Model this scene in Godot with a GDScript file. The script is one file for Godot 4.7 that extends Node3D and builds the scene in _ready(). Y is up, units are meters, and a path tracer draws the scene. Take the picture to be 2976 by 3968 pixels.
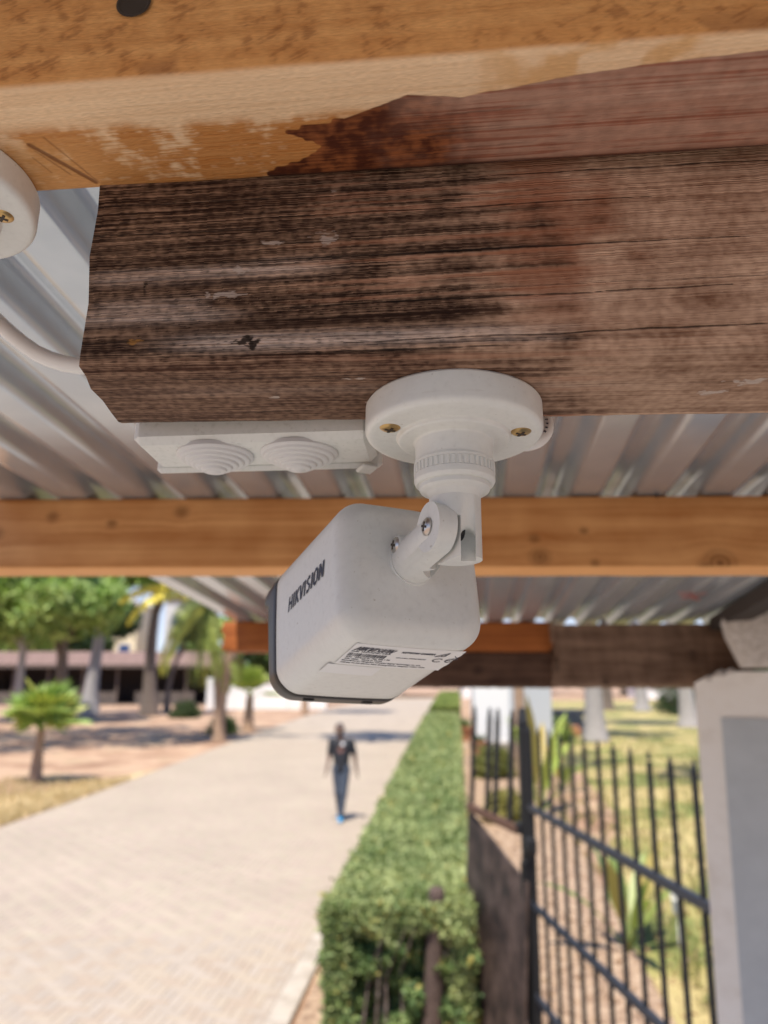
extends Node3D

# ------------------------------------------------------------------ frames
const EYE := Vector3(0, 2.7, 0)
var RF: Basis            # basis of the sloping shelter roof: x along the beams, y up through the sheet, -z down the slope
var rng := RandomNumberGenerator.new()
var M := {}
var taken := {}


# ------------------------------------------------------------------ naming helpers
func numbered(called: String) -> String:
	if not taken.has(called):
		taken[called] = 0
		return called
	taken[called] += 1
	return "%s_%03d" % [called, taken[called]]


func tag(o: Node, label: String, category: String, group := "", kind := "") -> Node:
	o.set_meta("label", label)
	if category != "":
		o.set_meta("category", category)
	if group != "":
		o.set_meta("group", group)
	if kind != "":
		o.set_meta("kind", kind)
	return o


func thing(called: String, label: String, category: String, t := Transform3D(), group := "") -> Node3D:
	var o := Node3D.new()
	o.name = numbered(called)
	add_child(o, true)
	o.transform = t
	tag(o, label, category, group)
	return o


func part(p: Node, called: String, mesh: Mesh, m: Material, t := Transform3D(), kind := "") -> MeshInstance3D:
	var o := MeshInstance3D.new()
	o.name = called
	o.mesh = mesh
	o.material_override = m
	o.transform = t
	if kind != "":
		o.set_meta("kind", kind)
	p.add_child(o, true)
	return o


func structure(called: String, mesh: Mesh, m: Material, t := Transform3D()) -> MeshInstance3D:
	var o := part(self, called, mesh, m, t, "structure")
	return o


func at(x: float, y: float, z: float, turn := 0.0) -> Transform3D:
	return Transform3D(Basis(Vector3.UP, turn), Vector3(x, y, z))


func roof_at(x: float, h: float, d: float) -> Transform3D:
	return Transform3D(RF, EYE + RF * Vector3(x, h, -d))


# ------------------------------------------------------------------ materials
func lin(r: float, g: float, b: float) -> Color:
	return Color(r, g, b).linear_to_srgb()


func mat(c: Color, rough := 0.7, metal := 0.0, name_ := "") -> StandardMaterial3D:
	var m := StandardMaterial3D.new()
	m.albedo_color = c
	m.roughness = rough
	m.metallic = metal
	m.resource_name = name_
	return m


func ramp(stops: Array) -> Gradient:
	var g := Gradient.new()
	var o := PackedFloat32Array()
	var c := PackedColorArray()
	for s in stops:
		o.append(s[0])
		c.append(s[1])
	g.offsets = o
	g.colors = c
	return g


func noise_tex(size: int, freq: float, seed_: int, stops: Array, octaves := 5, kind := FastNoiseLite.TYPE_SIMPLEX_SMOOTH) -> NoiseTexture2D:
	var n := FastNoiseLite.new()
	n.noise_type = kind
	n.seed = seed_
	n.frequency = freq
	n.fractal_octaves = octaves
	n.fractal_gain = 0.6
	var t := NoiseTexture2D.new()
	t.width = size
	t.height = size
	t.seamless = true
	t.noise = n
	if stops.size():
		t.color_ramp = ramp(stops)
	return t


func noise_mat(stops: Array, freq: float, tile: float, seed_: int, rough := 0.85, bump := 0.0, world := true, size := 512) -> StandardMaterial3D:
	var m := StandardMaterial3D.new()
	m.albedo_texture = noise_tex(size, freq, seed_, stops)
	m.roughness = rough
	m.uv1_triplanar = true
	m.uv1_world_triplanar = world
	m.uv1_scale = Vector3.ONE / tile
	if bump > 0.0:
		m.heightmap_enabled = true
		m.heightmap_texture = noise_tex(size, freq * 1.7, seed_ + 5, [])
		m.heightmap_scale = bump
	return m


# ------------------------------------------------------------------ mesh helpers
func st() -> SurfaceTool:
	var s := SurfaceTool.new()
	s.begin(Mesh.PRIMITIVE_TRIANGLES)
	return s


func tri(s: SurfaceTool, a: Vector3, b: Vector3, c: Vector3) -> void:
	s.add_vertex(a)
	s.add_vertex(b)
	s.add_vertex(c)


func quad(s: SurfaceTool, a: Vector3, b: Vector3, c: Vector3, d: Vector3) -> void:
	tri(s, a, b, c)
	tri(s, a, c, d)


func done(s: SurfaceTool) -> ArrayMesh:
	s.generate_normals()
	return s.commit()


# a box with chamfered edges, added to a tool; t places its centre
func add_box(s: SurfaceTool, size: Vector3, t := Transform3D(), ch := 0.0) -> void:
	var h := size / 2.0
	s.set_smooth_group(-1)
	if ch <= 0.0:
		for ax in 3:
			for sg in [-1.0, 1.0]:
				var n := Vector3.ZERO
				n[ax] = sg
				var u := Vector3.ZERO
				u[(ax + 1) % 3] = 1.0
				var v := n.cross(u)
				var p: Array = []
				for k in [[-1, -1], [-1, 1], [1, 1], [1, -1]]:
					p.append(t * ((n + u * k[0] + v * k[1]) * h))
				quad(s, p[0], p[1], p[2], p[3])
		return
	var c := Vector3.ONE * minf(ch, minf(h.x, minf(h.y, h.z)) * 0.9)
	# inset faces
	for ax in 3:
		for sg in [-1.0, 1.0]:
			var n := Vector3.ZERO
			n[ax] = sg
			var u := Vector3.ZERO
			u[(ax + 1) % 3] = 1.0
			var v := n.cross(u)
			var p: Array = []
			for k in [[-1, -1], [-1, 1], [1, 1], [1, -1]]:
				p.append(t * (n * h + (u * k[0]) * (h - c) + (v * k[1]) * (h - c)))
			quad(s, p[0], p[1], p[2], p[3])
	# edges
	for ax in 3:
		var a1 := (ax + 1) % 3
		var a2 := (ax + 2) % 3
		for s1 in [-1.0, 1.0]:
			for s2 in [-1.0, 1.0]:
				var e := Vector3.ZERO
				e[ax] = 1.0
				var p1 := Vector3.ZERO
				p1[a1] = s1 * h[a1]
				p1[a2] = s2 * (h[a2] - c.x)
				var p2 := Vector3.ZERO
				p2[a1] = s1 * (h[a1] - c.x)
				p2[a2] = s2 * h[a2]
				var l := e * (h[ax] - c.x)
				if s1 * s2 > 0:
					quad(s, t * (p1 - l), t * (p1 + l), t * (p2 + l), t * (p2 - l))
				else:
					quad(s, t * (p2 - l), t * (p2 + l), t * (p1 + l), t * (p1 - l))
	# corners
	for sx in [-1.0, 1.0]:
		for sy in [-1.0, 1.0]:
			for sz in [-1.0, 1.0]:
				var q := Vector3(sx, sy, sz)
				var hx := q * (h - c) + Vector3(sx * c.x, 0, 0)
				var hy := q * (h - c) + Vector3(0, sy * c.x, 0)
				var hz := q * (h - c) + Vector3(0, 0, sz * c.x)
				if sx * sy * sz < 0:
					tri(s, t * hx, t * hy, t * hz)
				else:
					tri(s, t * hx, t * hz, t * hy)


func box(size: Vector3, ch := 0.0, centre := Vector3.ZERO) -> ArrayMesh:
	var s := st()
	add_box(s, size, Transform3D(Basis(), centre), ch)
	return done(s)


# profile: [radius, y, smooth group] from the top down
func add_lathe(s: SurfaceTool, prof: Array, n: int, t := Transform3D()) -> void:
	for i in prof.size() - 1:
		var g: int = prof[i][2]
		s.set_smooth_group(g)
		for k in n:
			var a0 := TAU * k / n
			var a1 := TAU * (k + 1) / n
			if k == n - 1:
				a1 = 0.0
			var d0 := Vector3(cos(a0), 0, sin(a0))
			var d1 := Vector3(cos(a1), 0, sin(a1))
			var y0 := Vector3(0, prof[i][1], 0)
			var y1 := Vector3(0, prof[i + 1][1], 0)
			var r0: float = prof[i][0]
			var r1: float = prof[i + 1][0]
			if r0 <= 0.0:
				tri(s, t * y0, t * (d1 * r1 + y1), t * (d0 * r1 + y1))
			elif r1 <= 0.0:
				tri(s, t * (d0 * r0 + y0), t * (d1 * r0 + y0), t * y1)
			else:
				quad(s, t * (d0 * r0 + y0), t * (d1 * r0 + y0), t * (d1 * r1 + y1), t * (d0 * r1 + y1))


func lathe(prof: Array, n := 48, t := Transform3D()) -> ArrayMesh:
	var s := st()
	add_lathe(s, prof, n, t)
	return done(s)


func add_tube(s: SurfaceTool, pts: Array, rad: Array, n := 8, caps := true, squash := 1.0) -> void:
	s.set_smooth_group(1)
	var rings: Array = []
	var up := Vector3(0.31, 0.9, 0.21)
	for i in pts.size():
		var d: Vector3 = (pts[mini(i + 1, pts.size() - 1)] - pts[maxi(i - 1, 0)]).normalized()
		if absf(d.dot(up)) > 0.96:
			up = Vector3(0.9, 0.1, 0.4)
		var u := d.cross(up).normalized()
		var v := u.cross(d).normalized()
		up = v
		var ring: Array = []
		for k in n:
			var a := TAU * k / n
			ring.append(pts[i] + (u * cos(a) + v * sin(a) * squash) * float(rad[i]))
		rings.append(ring)
	for i in pts.size() - 1:
		for k in n:
			var k1 := (k + 1) % n
			quad(s, rings[i][k], rings[i + 1][k], rings[i + 1][k1], rings[i][k1])
	if caps:
		s.set_smooth_group(-1)
		for k in n:
			var k1 := (k + 1) % n
			tri(s, pts[0], rings[0][k], rings[0][k1])
			var e := pts.size() - 1
			tri(s, pts[e], rings[e][k1], rings[e][k])


func tube(pts: Array, rad: Array, n := 8, squash := 1.0) -> ArrayMesh:
	var s := st()
	add_tube(s, pts, rad, n, true, squash)
	return done(s)


# polygon in xy, extruded along z from z0 to z1
func add_prism(s: SurfaceTool, poly: PackedVector2Array, z0: float, z1: float, t := Transform3D()) -> void:
	s.set_smooth_group(-1)
	var idx := Geometry2D.triangulate_polygon(poly)
	for k in range(0, idx.size(), 3):
		var a := poly[idx[k]]
		var b := poly[idx[k + 1]]
		var c := poly[idx[k + 2]]
		tri(s, t * Vector3(a.x, a.y, z1), t * Vector3(b.x, b.y, z1), t * Vector3(c.x, c.y, z1))
		tri(s, t * Vector3(a.x, a.y, z0), t * Vector3(c.x, c.y, z0), t * Vector3(b.x, b.y, z0))
	for k in poly.size():
		var a := poly[k]
		var b := poly[(k + 1) % poly.size()]
		quad(s, t * Vector3(a.x, a.y, z0), t * Vector3(b.x, b.y, z0), t * Vector3(b.x, b.y, z1), t * Vector3(a.x, a.y, z1))


func prism(poly: PackedVector2Array, z0: float, z1: float, t := Transform3D()) -> ArrayMesh:
	var s := st()
	add_prism(s, poly, z0, z1, t)
	return done(s)


# a sawn timber running along x; cross-section corners in (height, depth) order: front top, front bottom, rear bottom, rear top.
# u runs along x in metres times su, v round the section (front face first, then the underside) times sv
func timber(x0: float, x1: float, ft: Vector2, fb: Vector2, rb: Vector2, rt: Vector2, su: float, u0: float, sv: float, rough := 0.0006, round_ := 0.002, seed_ := 1, skew := 0.0, steps := 60) -> ArrayMesh:
	var nz := FastNoiseLite.new()
	nz.seed = seed_
	nz.frequency = 1.0
	var corner := [ft, fb, rb, rt]
	var sec: Array = []
	for i in 4:
		var c: Vector2 = corner[i]
		var p: Vector2 = corner[(i + 3) % 4]
		var n: Vector2 = corner[(i + 1) % 4]
		var a := c + (p - c).normalized() * round_
		var b := c + (n - c).normalized() * round_
		for k in 3:
			var w := k / 2.0
			sec.append(a.lerp(c, w).lerp(c.lerp(b, w), w))
		for k in range(1, 4):
			sec.append(b.lerp(n + (c - n).normalized() * round_, k / 4.0))
	var m := sec.size()
	var per := [0.0]
	for i in m:
		per.append(per[i] + (sec[i] as Vector2).distance_to(sec[(i + 1) % m]))
	var s := st()
	var rings: Array = []
	for i in steps + 1:
		var ring: Array = []
		var f := float(i) / steps
		for k in m:
			var c: Vector2 = sec[k]
			var x := lerpf(x0, x1, f)
			if i == 0 or i == steps:
				x += nz.get_noise_2d(c.x * 400.0, c.y * 400.0 + i) * rough * 11.0 - skew * (c.y - ft.y) * (1.0 if i == 0 else 0.0)
			var off := Vector2(nz.get_noise_3d(x * 60.0, k * 7.3, 1.0), nz.get_noise_3d(x * 60.0, k * 7.3, 9.0)) * rough
			ring.append(Vector3(x, c.x + off.x, -(c.y + off.y)))
		rings.append(ring)
	for i in steps:
		for k in m:
			var k1 := (k + 1) % m
			s.set_smooth_group(0)
			var q := [rings[i][k], rings[i][k1], rings[i + 1][k1], rings[i + 1][k]]
			var pv := [per[k], per[k + 1], per[k + 1], per[k]]
			for j in [0, 2, 1, 0, 3, 2]:
				s.set_uv(Vector2(clampf(pingpong(((q[j] as Vector3).x - u0) * su, 1.0), 0.002, 0.998), pv[j] * sv))
				s.add_vertex(q[j])
	s.set_smooth_group(-1)
	for e in [0, steps]:
		var mid := Vector3.ZERO
		for v in rings[e]:
			mid += v / m
		for k in m:
			var k1 := (k + 1) % m
			var q := [mid, rings[e][k], rings[e][k1]] if e else [mid, rings[e][k1], rings[e][k]]
			for v in q:
				s.set_uv(Vector2((v.z + 1.0) * su * 0.3, v.y * sv))
				s.add_vertex(v)
	return done(s)


# a flat strip of print: text laid as thin solid letters. dirs gives the writing's own axes
func lettering(text: String, height: float, depth: float, font: Font, shear: float, width: float, map: Callable) -> ArrayMesh:
	var tm := TextMesh.new()
	tm.text = text
	tm.font = font
	tm.font_size = 64
	tm.pixel_size = height / 46.0
	tm.depth = 0.0005
	tm.curve_step = 2.0
	tm.horizontal_alignment = HORIZONTAL_ALIGNMENT_LEFT
	tm.vertical_alignment = VERTICAL_ALIGNMENT_BOTTOM
	var s := st()
	s.set_smooth_group(-1)
	var low := 1e9
	for k in tm.get_surface_count():
		for v in (tm.surface_get_arrays(k)[Mesh.ARRAY_VERTEX] as PackedVector3Array):
			low = minf(low, v.y)
	var top := -1e9
	var x0 := 1e9
	var x1 := -1e9
	for k in tm.get_surface_count():
		for v in (tm.surface_get_arrays(k)[Mesh.ARRAY_VERTEX] as PackedVector3Array):
			top = maxf(top, v.y)
			x0 = minf(x0, v.x)
			x1 = maxf(x1, v.x)
	for k in tm.get_surface_count():
		var arr := tm.surface_get_arrays(k)
		var vs: PackedVector3Array = arr[Mesh.ARRAY_VERTEX]
		var ix: PackedInt32Array = arr[Mesh.ARRAY_INDEX] if arr[Mesh.ARRAY_INDEX] != null else PackedInt32Array(range(vs.size()))
		for i in ix:
			var v := vs[i]
			var y := (v.y - low) / (top - low) * height
			var p := Vector3((v.x - x0) / (x1 - x0) * width + y * shear, y, v.z / 0.0005 * depth)
			s.add_vertex(map.call(p))
	return done(s)


func scatter(p: Node, called: String, mesh: Mesh, m: Material, xf: Array, cols: Array) -> MultiMeshInstance3D:
	var mm := MultiMesh.new()
	mm.transform_format = MultiMesh.TRANSFORM_3D
	mm.use_colors = true
	mm.mesh = mesh
	mm.instance_count = xf.size()
	for i in xf.size():
		mm.set_instance_transform(i, xf[i])
		mm.set_instance_color(i, cols[i])
	var o := MultiMeshInstance3D.new()
	o.name = called
	o.multimesh = mm
	o.material_override = m
	o.set_meta("kind", "stuff")
	p.add_child(o, true)
	return o


func leaf(s: SurfaceTool, base: Vector3, dir: Vector3, side: Vector3, l: float, w: float, droop := 0.15) -> void:
	var nrm := side.cross(dir).normalized()
	s.set_smooth_group(-1)
	var a := base
	var m1 := base + dir * l * 0.45 + side * w * 0.5 + nrm * w * 0.12
	var m2 := base + dir * l * 0.45 - side * w * 0.5 + nrm * w * 0.12
	var mid := base + dir * l * 0.5
	var e := base + dir * l - nrm * l * droop
	tri(s, a, m1, mid)
	tri(s, m1, e, mid)
	tri(s, a, mid, m2)
	tri(s, m2, mid, e)


func rdir() -> Vector3:
	var z := rng.randf_range(-1, 1)
	var a := rng.randf() * TAU
	var r := sqrt(1 - z * z)
	return Vector3(r * cos(a), z, r * sin(a))


func clump(n: int, spread: float, l: float, w: float, up := 0.3) -> ArrayMesh:
	var s := st()
	for i in n:
		var d := (rdir() + Vector3.UP * up).normalized()
		var side := d.cross(rdir()).normalized()
		leaf(s, rdir() * spread * rng.randf(), d, side, l * rng.randf_range(0.7, 1.2), w * rng.randf_range(0.7, 1.2))
	return done(s)


func rbasis(sc: float) -> Basis:
	return Basis.from_euler(Vector3(rng.randf() * TAU, rng.randf() * TAU, rng.randf() * TAU)).scaled(Vector3.ONE * sc)


# smooth union of tapered capsules, meshed as surface nets. bones: [from, to, radius, radius]
func body_mesh(bones: Array, k: float, cell: float, s: SurfaceTool, xf := Transform3D(), flat := 1.0) -> void:
	var lo := Vector3.ONE * 1e9
	var hi := -lo
	for b in bones:
		for j in 2:
			var r := maxf(b[2], b[3]) + k + cell * 2
			lo = lo.min(b[j] - Vector3.ONE * r)
			hi = hi.max(b[j] + Vector3.ONE * r)
	var n := Vector3i(((hi - lo) / cell).ceil()) + Vector3i.ONE
	var f := PackedFloat32Array()
	f.resize(n.x * n.y * n.z)
	f.fill(1.0)
	var sx := n.y * n.z
	var sy := n.z
	for b in bones:
		var a: Vector3 = b[0]
		var ab: Vector3 = b[1] - b[0]
		var l2 := maxf(ab.length_squared(), 1e-9)
		var r := maxf(b[2], b[3]) + k + cell * 2
		var l0 := ((((b[0] as Vector3).min(b[1]) - Vector3.ONE * r) - lo) / cell).floor()
		var h0 := ((((b[0] as Vector3).max(b[1]) + Vector3.ONE * r) - lo) / cell).ceil()
		for x in range(maxi(0, int(l0.x)), mini(n.x, int(h0.x) + 1)):
			for y in range(maxi(0, int(l0.y)), mini(n.y, int(h0.y) + 1)):
				for z in range(maxi(0, int(l0.z)), mini(n.z, int(h0.z) + 1)):
					var p := lo + Vector3(x, y, z) * cell - a
					var t := clampf(p.dot(ab) / l2, 0, 1)
					var q := p - ab * t
					q.z /= flat
					var d := q.length() - lerpf(b[2], b[3], t)
					var i := x * sx + y * sy + z
					var e := f[i]
					var h := maxf(k - absf(d - e), 0.0) / k
					f[i] = minf(d, e) - h * h * k * 0.25
	var vid := {}
	var pos := PackedVector3Array()
	var offs := [0, sx, sy, sx + sy, 1, sx + 1, sy + 1, sx + sy + 1]
	var cv := [Vector3(0, 0, 0), Vector3(1, 0, 0), Vector3(0, 1, 0), Vector3(1, 1, 0), Vector3(0, 0, 1), Vector3(1, 0, 1), Vector3(0, 1, 1), Vector3(1, 1, 1)]
	var ed := [[0, 1], [2, 3], [4, 5], [6, 7], [0, 2], [1, 3], [4, 6], [5, 7], [0, 4], [1, 5], [2, 6], [3, 7]]
	for x in n.x - 1:
		for y in n.y - 1:
			for z in n.z - 1:
				var i := x * sx + y * sy + z
				var neg := 0
				for o in offs:
					if f[i + o] < 0.0:
						neg += 1
				if neg == 0 or neg == 8:
					continue
				var acc := Vector3.ZERO
				var cnt := 0
				for e in ed:
					var v0 := f[i + offs[e[0]]]
					var v1 := f[i + offs[e[1]]]
					if (v0 < 0.0) != (v1 < 0.0):
						acc += (cv[e[0]] as Vector3).lerp(cv[e[1]], v0 / (v0 - v1))
						cnt += 1
				vid[i] = pos.size()
				pos.append(xf * (lo + (Vector3(x, y, z) + acc / cnt) * cell))
	s.set_smooth_group(0)
	for x in range(1, n.x - 1):
		for y in range(1, n.y - 1):
			for z in range(1, n.z - 1):
				var i := x * sx + y * sy + z
				var inn := f[i] < 0.0
				for ax in 3:
					var o: int = [sx, sy, 1][ax]
					var u: int = [sy, 1, sx][ax]
					var v: int = [1, sx, sy][ax]
					if (f[i + o] < 0.0) == inn:
						continue
					var a := i
					var b := i - u
					var c := i - u - v
					var d := i - v
					if not (vid.has(a) and vid.has(b) and vid.has(c) and vid.has(d)):
						continue
					if inn:
						quad(s, pos[vid[a]], pos[vid[d]], pos[vid[c]], pos[vid[b]])
					else:
						quad(s, pos[vid[a]], pos[vid[b]], pos[vid[c]], pos[vid[d]])


# ------------------------------------------------------------------ computed wood
# grain streaks along x as bytes: a small noise picture stretched sideways
func streaks(w: int, h: int, cells: int, freq: float, seed_: int, octaves := 3) -> PackedByteArray:
	var n := FastNoiseLite.new()
	n.seed = seed_
	n.frequency = freq
	n.noise_type = FastNoiseLite.TYPE_SIMPLEX
	n.fractal_octaves = octaves
	n.fractal_gain = 0.6
	var im := n.get_seamless_image(cells, h)
	im.resize(w, h, Image.INTERPOLATE_CUBIC)
	im.convert(Image.FORMAT_L8)
	return im.get_data()


func blotch(w: int, h: int, freq: float, seed_: int, octaves := 4, shrink := 4) -> PackedByteArray:
	var n := FastNoiseLite.new()
	n.seed = seed_
	n.frequency = freq * shrink
	n.fractal_octaves = octaves
	n.noise_type = FastNoiseLite.TYPE_SIMPLEX_SMOOTH
	var im := n.get_seamless_image(w / shrink, h / shrink)
	im.resize(w, h, Image.INTERPOLATE_CUBIC)
	im.convert(Image.FORMAT_L8)
	return im.get_data()


func sstep(a: float, b: float, x: float) -> float:
	var t := clampf((x - a) / (b - a), 0, 1)
	return t * t * (3 - 2 * t)


func srgb8(c: Vector3) -> Vector3i:
	var k := Color(clampf(c.x, 0, 1), clampf(c.y, 0, 1), clampf(c.z, 0, 1)).linear_to_srgb()
	return Vector3i(int(k.r * 255), int(k.g * 255), int(k.b * 255))


func tex_mat(data: PackedByteArray, hgt: PackedByteArray, w: int, h: int, rough: float, bump: float) -> StandardMaterial3D:
	var m := StandardMaterial3D.new()
	m.albedo_texture = ImageTexture.create_from_image(Image.create_from_data(w, h, false, Image.FORMAT_RGB8, data))
	m.roughness = rough
	m.metallic_specular = 0.35
	if hgt.size():
		m.heightmap_enabled = true
		m.heightmap_texture = ImageTexture.create_from_image(Image.create_from_data(w, h, false, Image.FORMAT_L8, hgt))
		m.heightmap_scale = bump
	return m


var lut := PackedByteArray()


func to8(x: float) -> int:
	return lut[clampi(int(x * 1023.0), 0, 1023)]


# the weathered dark plank: 0.5 m by 0.136 m of face (v 0 to .0.735) and underside
func weathered_wood() -> StandardMaterial3D:
	var w := 2048
	var h := 560
	var a := streaks(w, h, 20, 0.16, 11, 4)
	var b := streaks(w, h, 8, 0.03, 12, 3)
	var c := streaks(w, h, 14, 0.9, 13, 1)
	var e := streaks(w, h, 230, 0.55, 16, 2)
	var bl := blotch(w, h, 0.006, 14)
	var bl2 := blotch(w, h, 0.05, 15)
	var data := PackedByteArray()
	data.resize(w * h * 3)
	var hg := PackedByteArray()
	hg.resize(w * h)
	# long drying cracks: x from, x to (0..1), v at start (0..1), slope in v per x, strength
	var cracks := [[0.02, 0.16, 0.245, -0.06, 1.0], [0.06, 0.30, 0.295, -0.1, 0.8], [0.10, 0.52, 0.345, -0.1, 1.0], [0.0, 0.2, 0.365, -0.08, 0.8], [0.16, 0.50, 0.49, -0.11, 1.0],
		[0.02, 0.25, 0.15, -0.09, 0.9], [0.14, 0.45, 0.2, -0.1, 1.0], [0.3, 0.75, 0.445, -0.08, 0.6], [0.22, 0.6, 0.6, -0.1, 1.0], [0.05, 0.3, 0.535, -0.07, 0.5],
		[0.2, 0.34, 0.625, -0.05, 1.0], [0.3, 0.62, 0.085, -0.1, 0.9], [0.02, 0.14, 0.585, -0.05, 0.7], [0.04, 0.28, 0.72, -0.02, 0.8], [0.12, 0.19, 0.945, -0.02, 1.0], [0.3, 0.8, 0.8, -0.02, 0.5], [0.6, 0.99, 0.3, -0.09, 0.5], [0.55, 0.9, 0.55, -0.09, 0.4]]
	var cr := PackedFloat32Array()
	cr.resize(w * h)
	var nz := FastNoiseLite.new()
	nz.seed = 4
	nz.frequency = 0.006
	for k in cracks:
		for x in range(int(k[0] * w), int(k[1] * w)):
			var f: float = (float(x) / w - k[0]) / (k[1] - k[0])
			var y: float = (k[2] + k[3] * (float(x) / w - k[0])) * h + nz.get_noise_2d(x, k[2] * 900) * 2.5
			var th: float = 1.5 * k[4] * pow(sin(PI * clampf(f, 0.03, 0.97)), 0.5) * (0.75 + 0.9 * nz.get_noise_2d(x * 3, k[2] * 500))
			for j in range(int(y - 4), int(y + 5)):
				if j >= 0 and j < h:
					cr[j * w + x] = maxf(cr[j * w + x], k[4] * clampf(1.3 - absf(j - y) / maxf(th, 0.4), 0, 1))
	# broad marks with their own shape: u0, u1, v, slope, half width in v, strength (dark above zero, pale below)
	var marks := [[-0.05, 0.20, 0.17, -0.10, 0.075, 0.9], [-0.05, 0.17, 0.33, -0.10, 0.03, 0.95], [0.0, 0.24, 0.385, -0.12, 0.03, -0.65], [0.02, 0.16, 0.475, -0.10, 0.022, -0.5], [0.10, 0.30, 0.47, -0.09, 0.018, 0.85],
		[-0.02, 0.16, 0.515, -0.06, 0.024, -0.8], [0.11, 0.46, 0.545, -0.13, 0.014, 1.0], [0.06, 0.44, 0.592, -0.03, 0.028, -1.1], [0.02, 0.07, 0.60, 0.0, 0.022, 1.0], [0.14, 0.36, 0.638, -0.005, 0.008, 0.8],
		[0.24, 0.50, 0.30, -0.10, 0.03, 0.6], [0.26, 0.48, 0.42, -0.10, 0.022, 0.7], [0.30, 0.46, 0.185, -0.08, 0.03, 0.6], [0.33, 0.44, 0.49, -0.1, 0.02, -0.4], [0.36, 0.52, 0.59, -0.05, 0.02, 0.5], [0.02, 0.5, 0.80, 0.0, 0.035, -0.45], [0.1, 0.42, 0.90, 0.0, 0.03, 0.45], [0.42, 0.55, 0.255, -0.1, 0.03, 0.35],
		[0.56, 0.75, 0.33, -0.1, 0.03, -0.5], [0.50, 0.62, 0.45, -0.1, 0.025, 0.4], [0.60, 0.78, 0.52, -0.08, 0.03, 0.35], [0.52, 0.7, 0.39, -0.1, 0.02, -0.35]]
	var mk := PackedFloat32Array()
	mk.resize(w * h)
	for k in marks:
		for x in range(maxi(0, int(k[0] * w)), int(k[1] * w)):
			var f: float = (float(x) / w - k[0]) / (k[1] - k[0])
			var yc: float = (k[2] + k[3] * (float(x) / w - k[0])) * h
			var amp: float = k[5] * sstep(0.0, 0.2, f) * (1.0 - sstep(0.7, 1.0, f))
			var hw: float = k[4] * h
			for y in range(maxi(0, int(yc - hw * 1.6)), mini(h, int(yc + hw * 1.6))):
				var q: float = (y - yc) / hw
				mk[y * w + x] += amp * exp(-q * q * 1.4) * clampf(0.25 + 1.5 * (a[y * w + x] / 255.0) - 0.4 * (e[y * w + x] / 255.0), 0.0, 1.4)
	for y in h:
		var v := float(y) / h
		var face := v < 0.632
		var tilt := 0.035 * (1.0 - sstep(0.4, 0.7, v))
		for x in w:
			var u := float(x) / w
			var i := y * w + x
			var j := posmod(y + int(x * tilt), h) * w + x
			var g := a[j] / 255.0
			var g2 := b[j] / 255.0
			var fine := c[j] / 255.0
			var dash := e[j] / 255.0
			var n := bl[i] / 255.0
			var n2 := bl2[i] / 255.0
			var right := sstep(0.25, 0.39, u + (n - 0.5) * 0.16 + (g2 - 0.5) * 0.16)
			var fib := (fine - 0.5) * 0.75 + (dash - 0.5) * 0.42
			var t := 0.38 + (g - 0.5) * 0.28 + (g2 - 0.5) * 0.40 + (n2 - 0.5) * 0.45 + (n - 0.5) * 0.25 + fib * lerpf(1.0, 0.35, right) - 0.30 * mk[i] * lerpf(1.0, 0.6, right)
			t = clampf(t, 0, 1)
			var col := Vector3(0.026, 0.010, 0.005).lerp(Vector3(0.47, 0.295, 0.195), pow(t, 1.55))
			var tan_ := Vector3(0.20, 0.09, 0.048).lerp(Vector3(0.80, 0.545, 0.385), clampf(t * 0.85 + 0.14 + (n - 0.5) * 0.3, 0, 1))
			# a reddish patch where the paint film wore through, then paler wood to the right
			tan_ = tan_.lerp(Vector3(0.30, 0.115, 0.06), sstep(0.32, 0.36, u + (g2 - 0.5) * 0.06) * (1.0 - sstep(0.385, 0.43, u + (n - 0.5) * 0.08)) * sstep(0.62, 0.45, v) * 0.7)
			col = col.lerp(tan_, right * 0.9)
			col = col.lerp(Vector3(0.30, 0.10, 0.045), sstep(0.58, 0.72, g2 * 0.7 + n * 0.3) * 0.4 * sstep(0.15, 0.25, u) * (1.0 - sstep(0.38, 0.45, u)))
			# silvery weathering
			col = col.lerp(Vector3(0.66, 0.56, 0.51) * (0.6 + 0.7 * t), clampf(-mk[i], 0, 1) * 0.55 * lerpf(1.0, 0.4, right))
			if not face:
				col = col.lerp(Vector3(0.09, 0.036, 0.02).lerp(Vector3(0.40, 0.245, 0.165), t), 0.6 * (1.0 - 0.75 * right))
				col *= lerpf(0.88, 0.80, right)
			col *= lerpf(1.0, 0.55, sstep(0.40, 0.26, dash) * sstep(0.6, 0.4, n2) * (1.0 - 0.8 * right))
			var k := cr[i]
			col = col.lerp(Vector3(0.010, 0.006, 0.004), k * 0.9)
			data[i * 3] = to8(col.x)
			data[i * 3 + 1] = to8(col.y)
			data[i * 3 + 2] = to8(col.z)
			hg[i] = clampi(int((0.55 + 0.22 * (fine - 0.5) + 0.14 * (dash - 0.5) - 0.5 * k) * 255.0 * lerpf(1.0, 0.96, right)), 0, 255)
	# flakes of whitewash, a bruised knot and an orange scrape
	for q in [[0.13, 0.445, 26, 5, 0], [0.14, 0.37, 10, 6, 0], [0.205, 0.27, 16, 9, 0], [0.165, 0.285, 14, 3, 0], [0.21, 0.12, 7, 6, 0], [0.16, 0.845, 14, 4, 0], [0.235, 0.885, 11, 6, 0], [0.255, 0.88, 22, 4, 0], [0.23, 0.735, 18, 3, 0], [0.52, 0.80, 24, 10, 0], [0.5, 0.86, 18, 8, 0], [0.065, 0.585, 14, 4, 2], [0.147, 0.588, 12, 7, 1], [0.153, 0.60, 9, 8, 1], [0.068, 0.415, 4, 10, 1]]:
		var cx := int(q[0] * w)
		var cy := int(q[1] * h)
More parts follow.
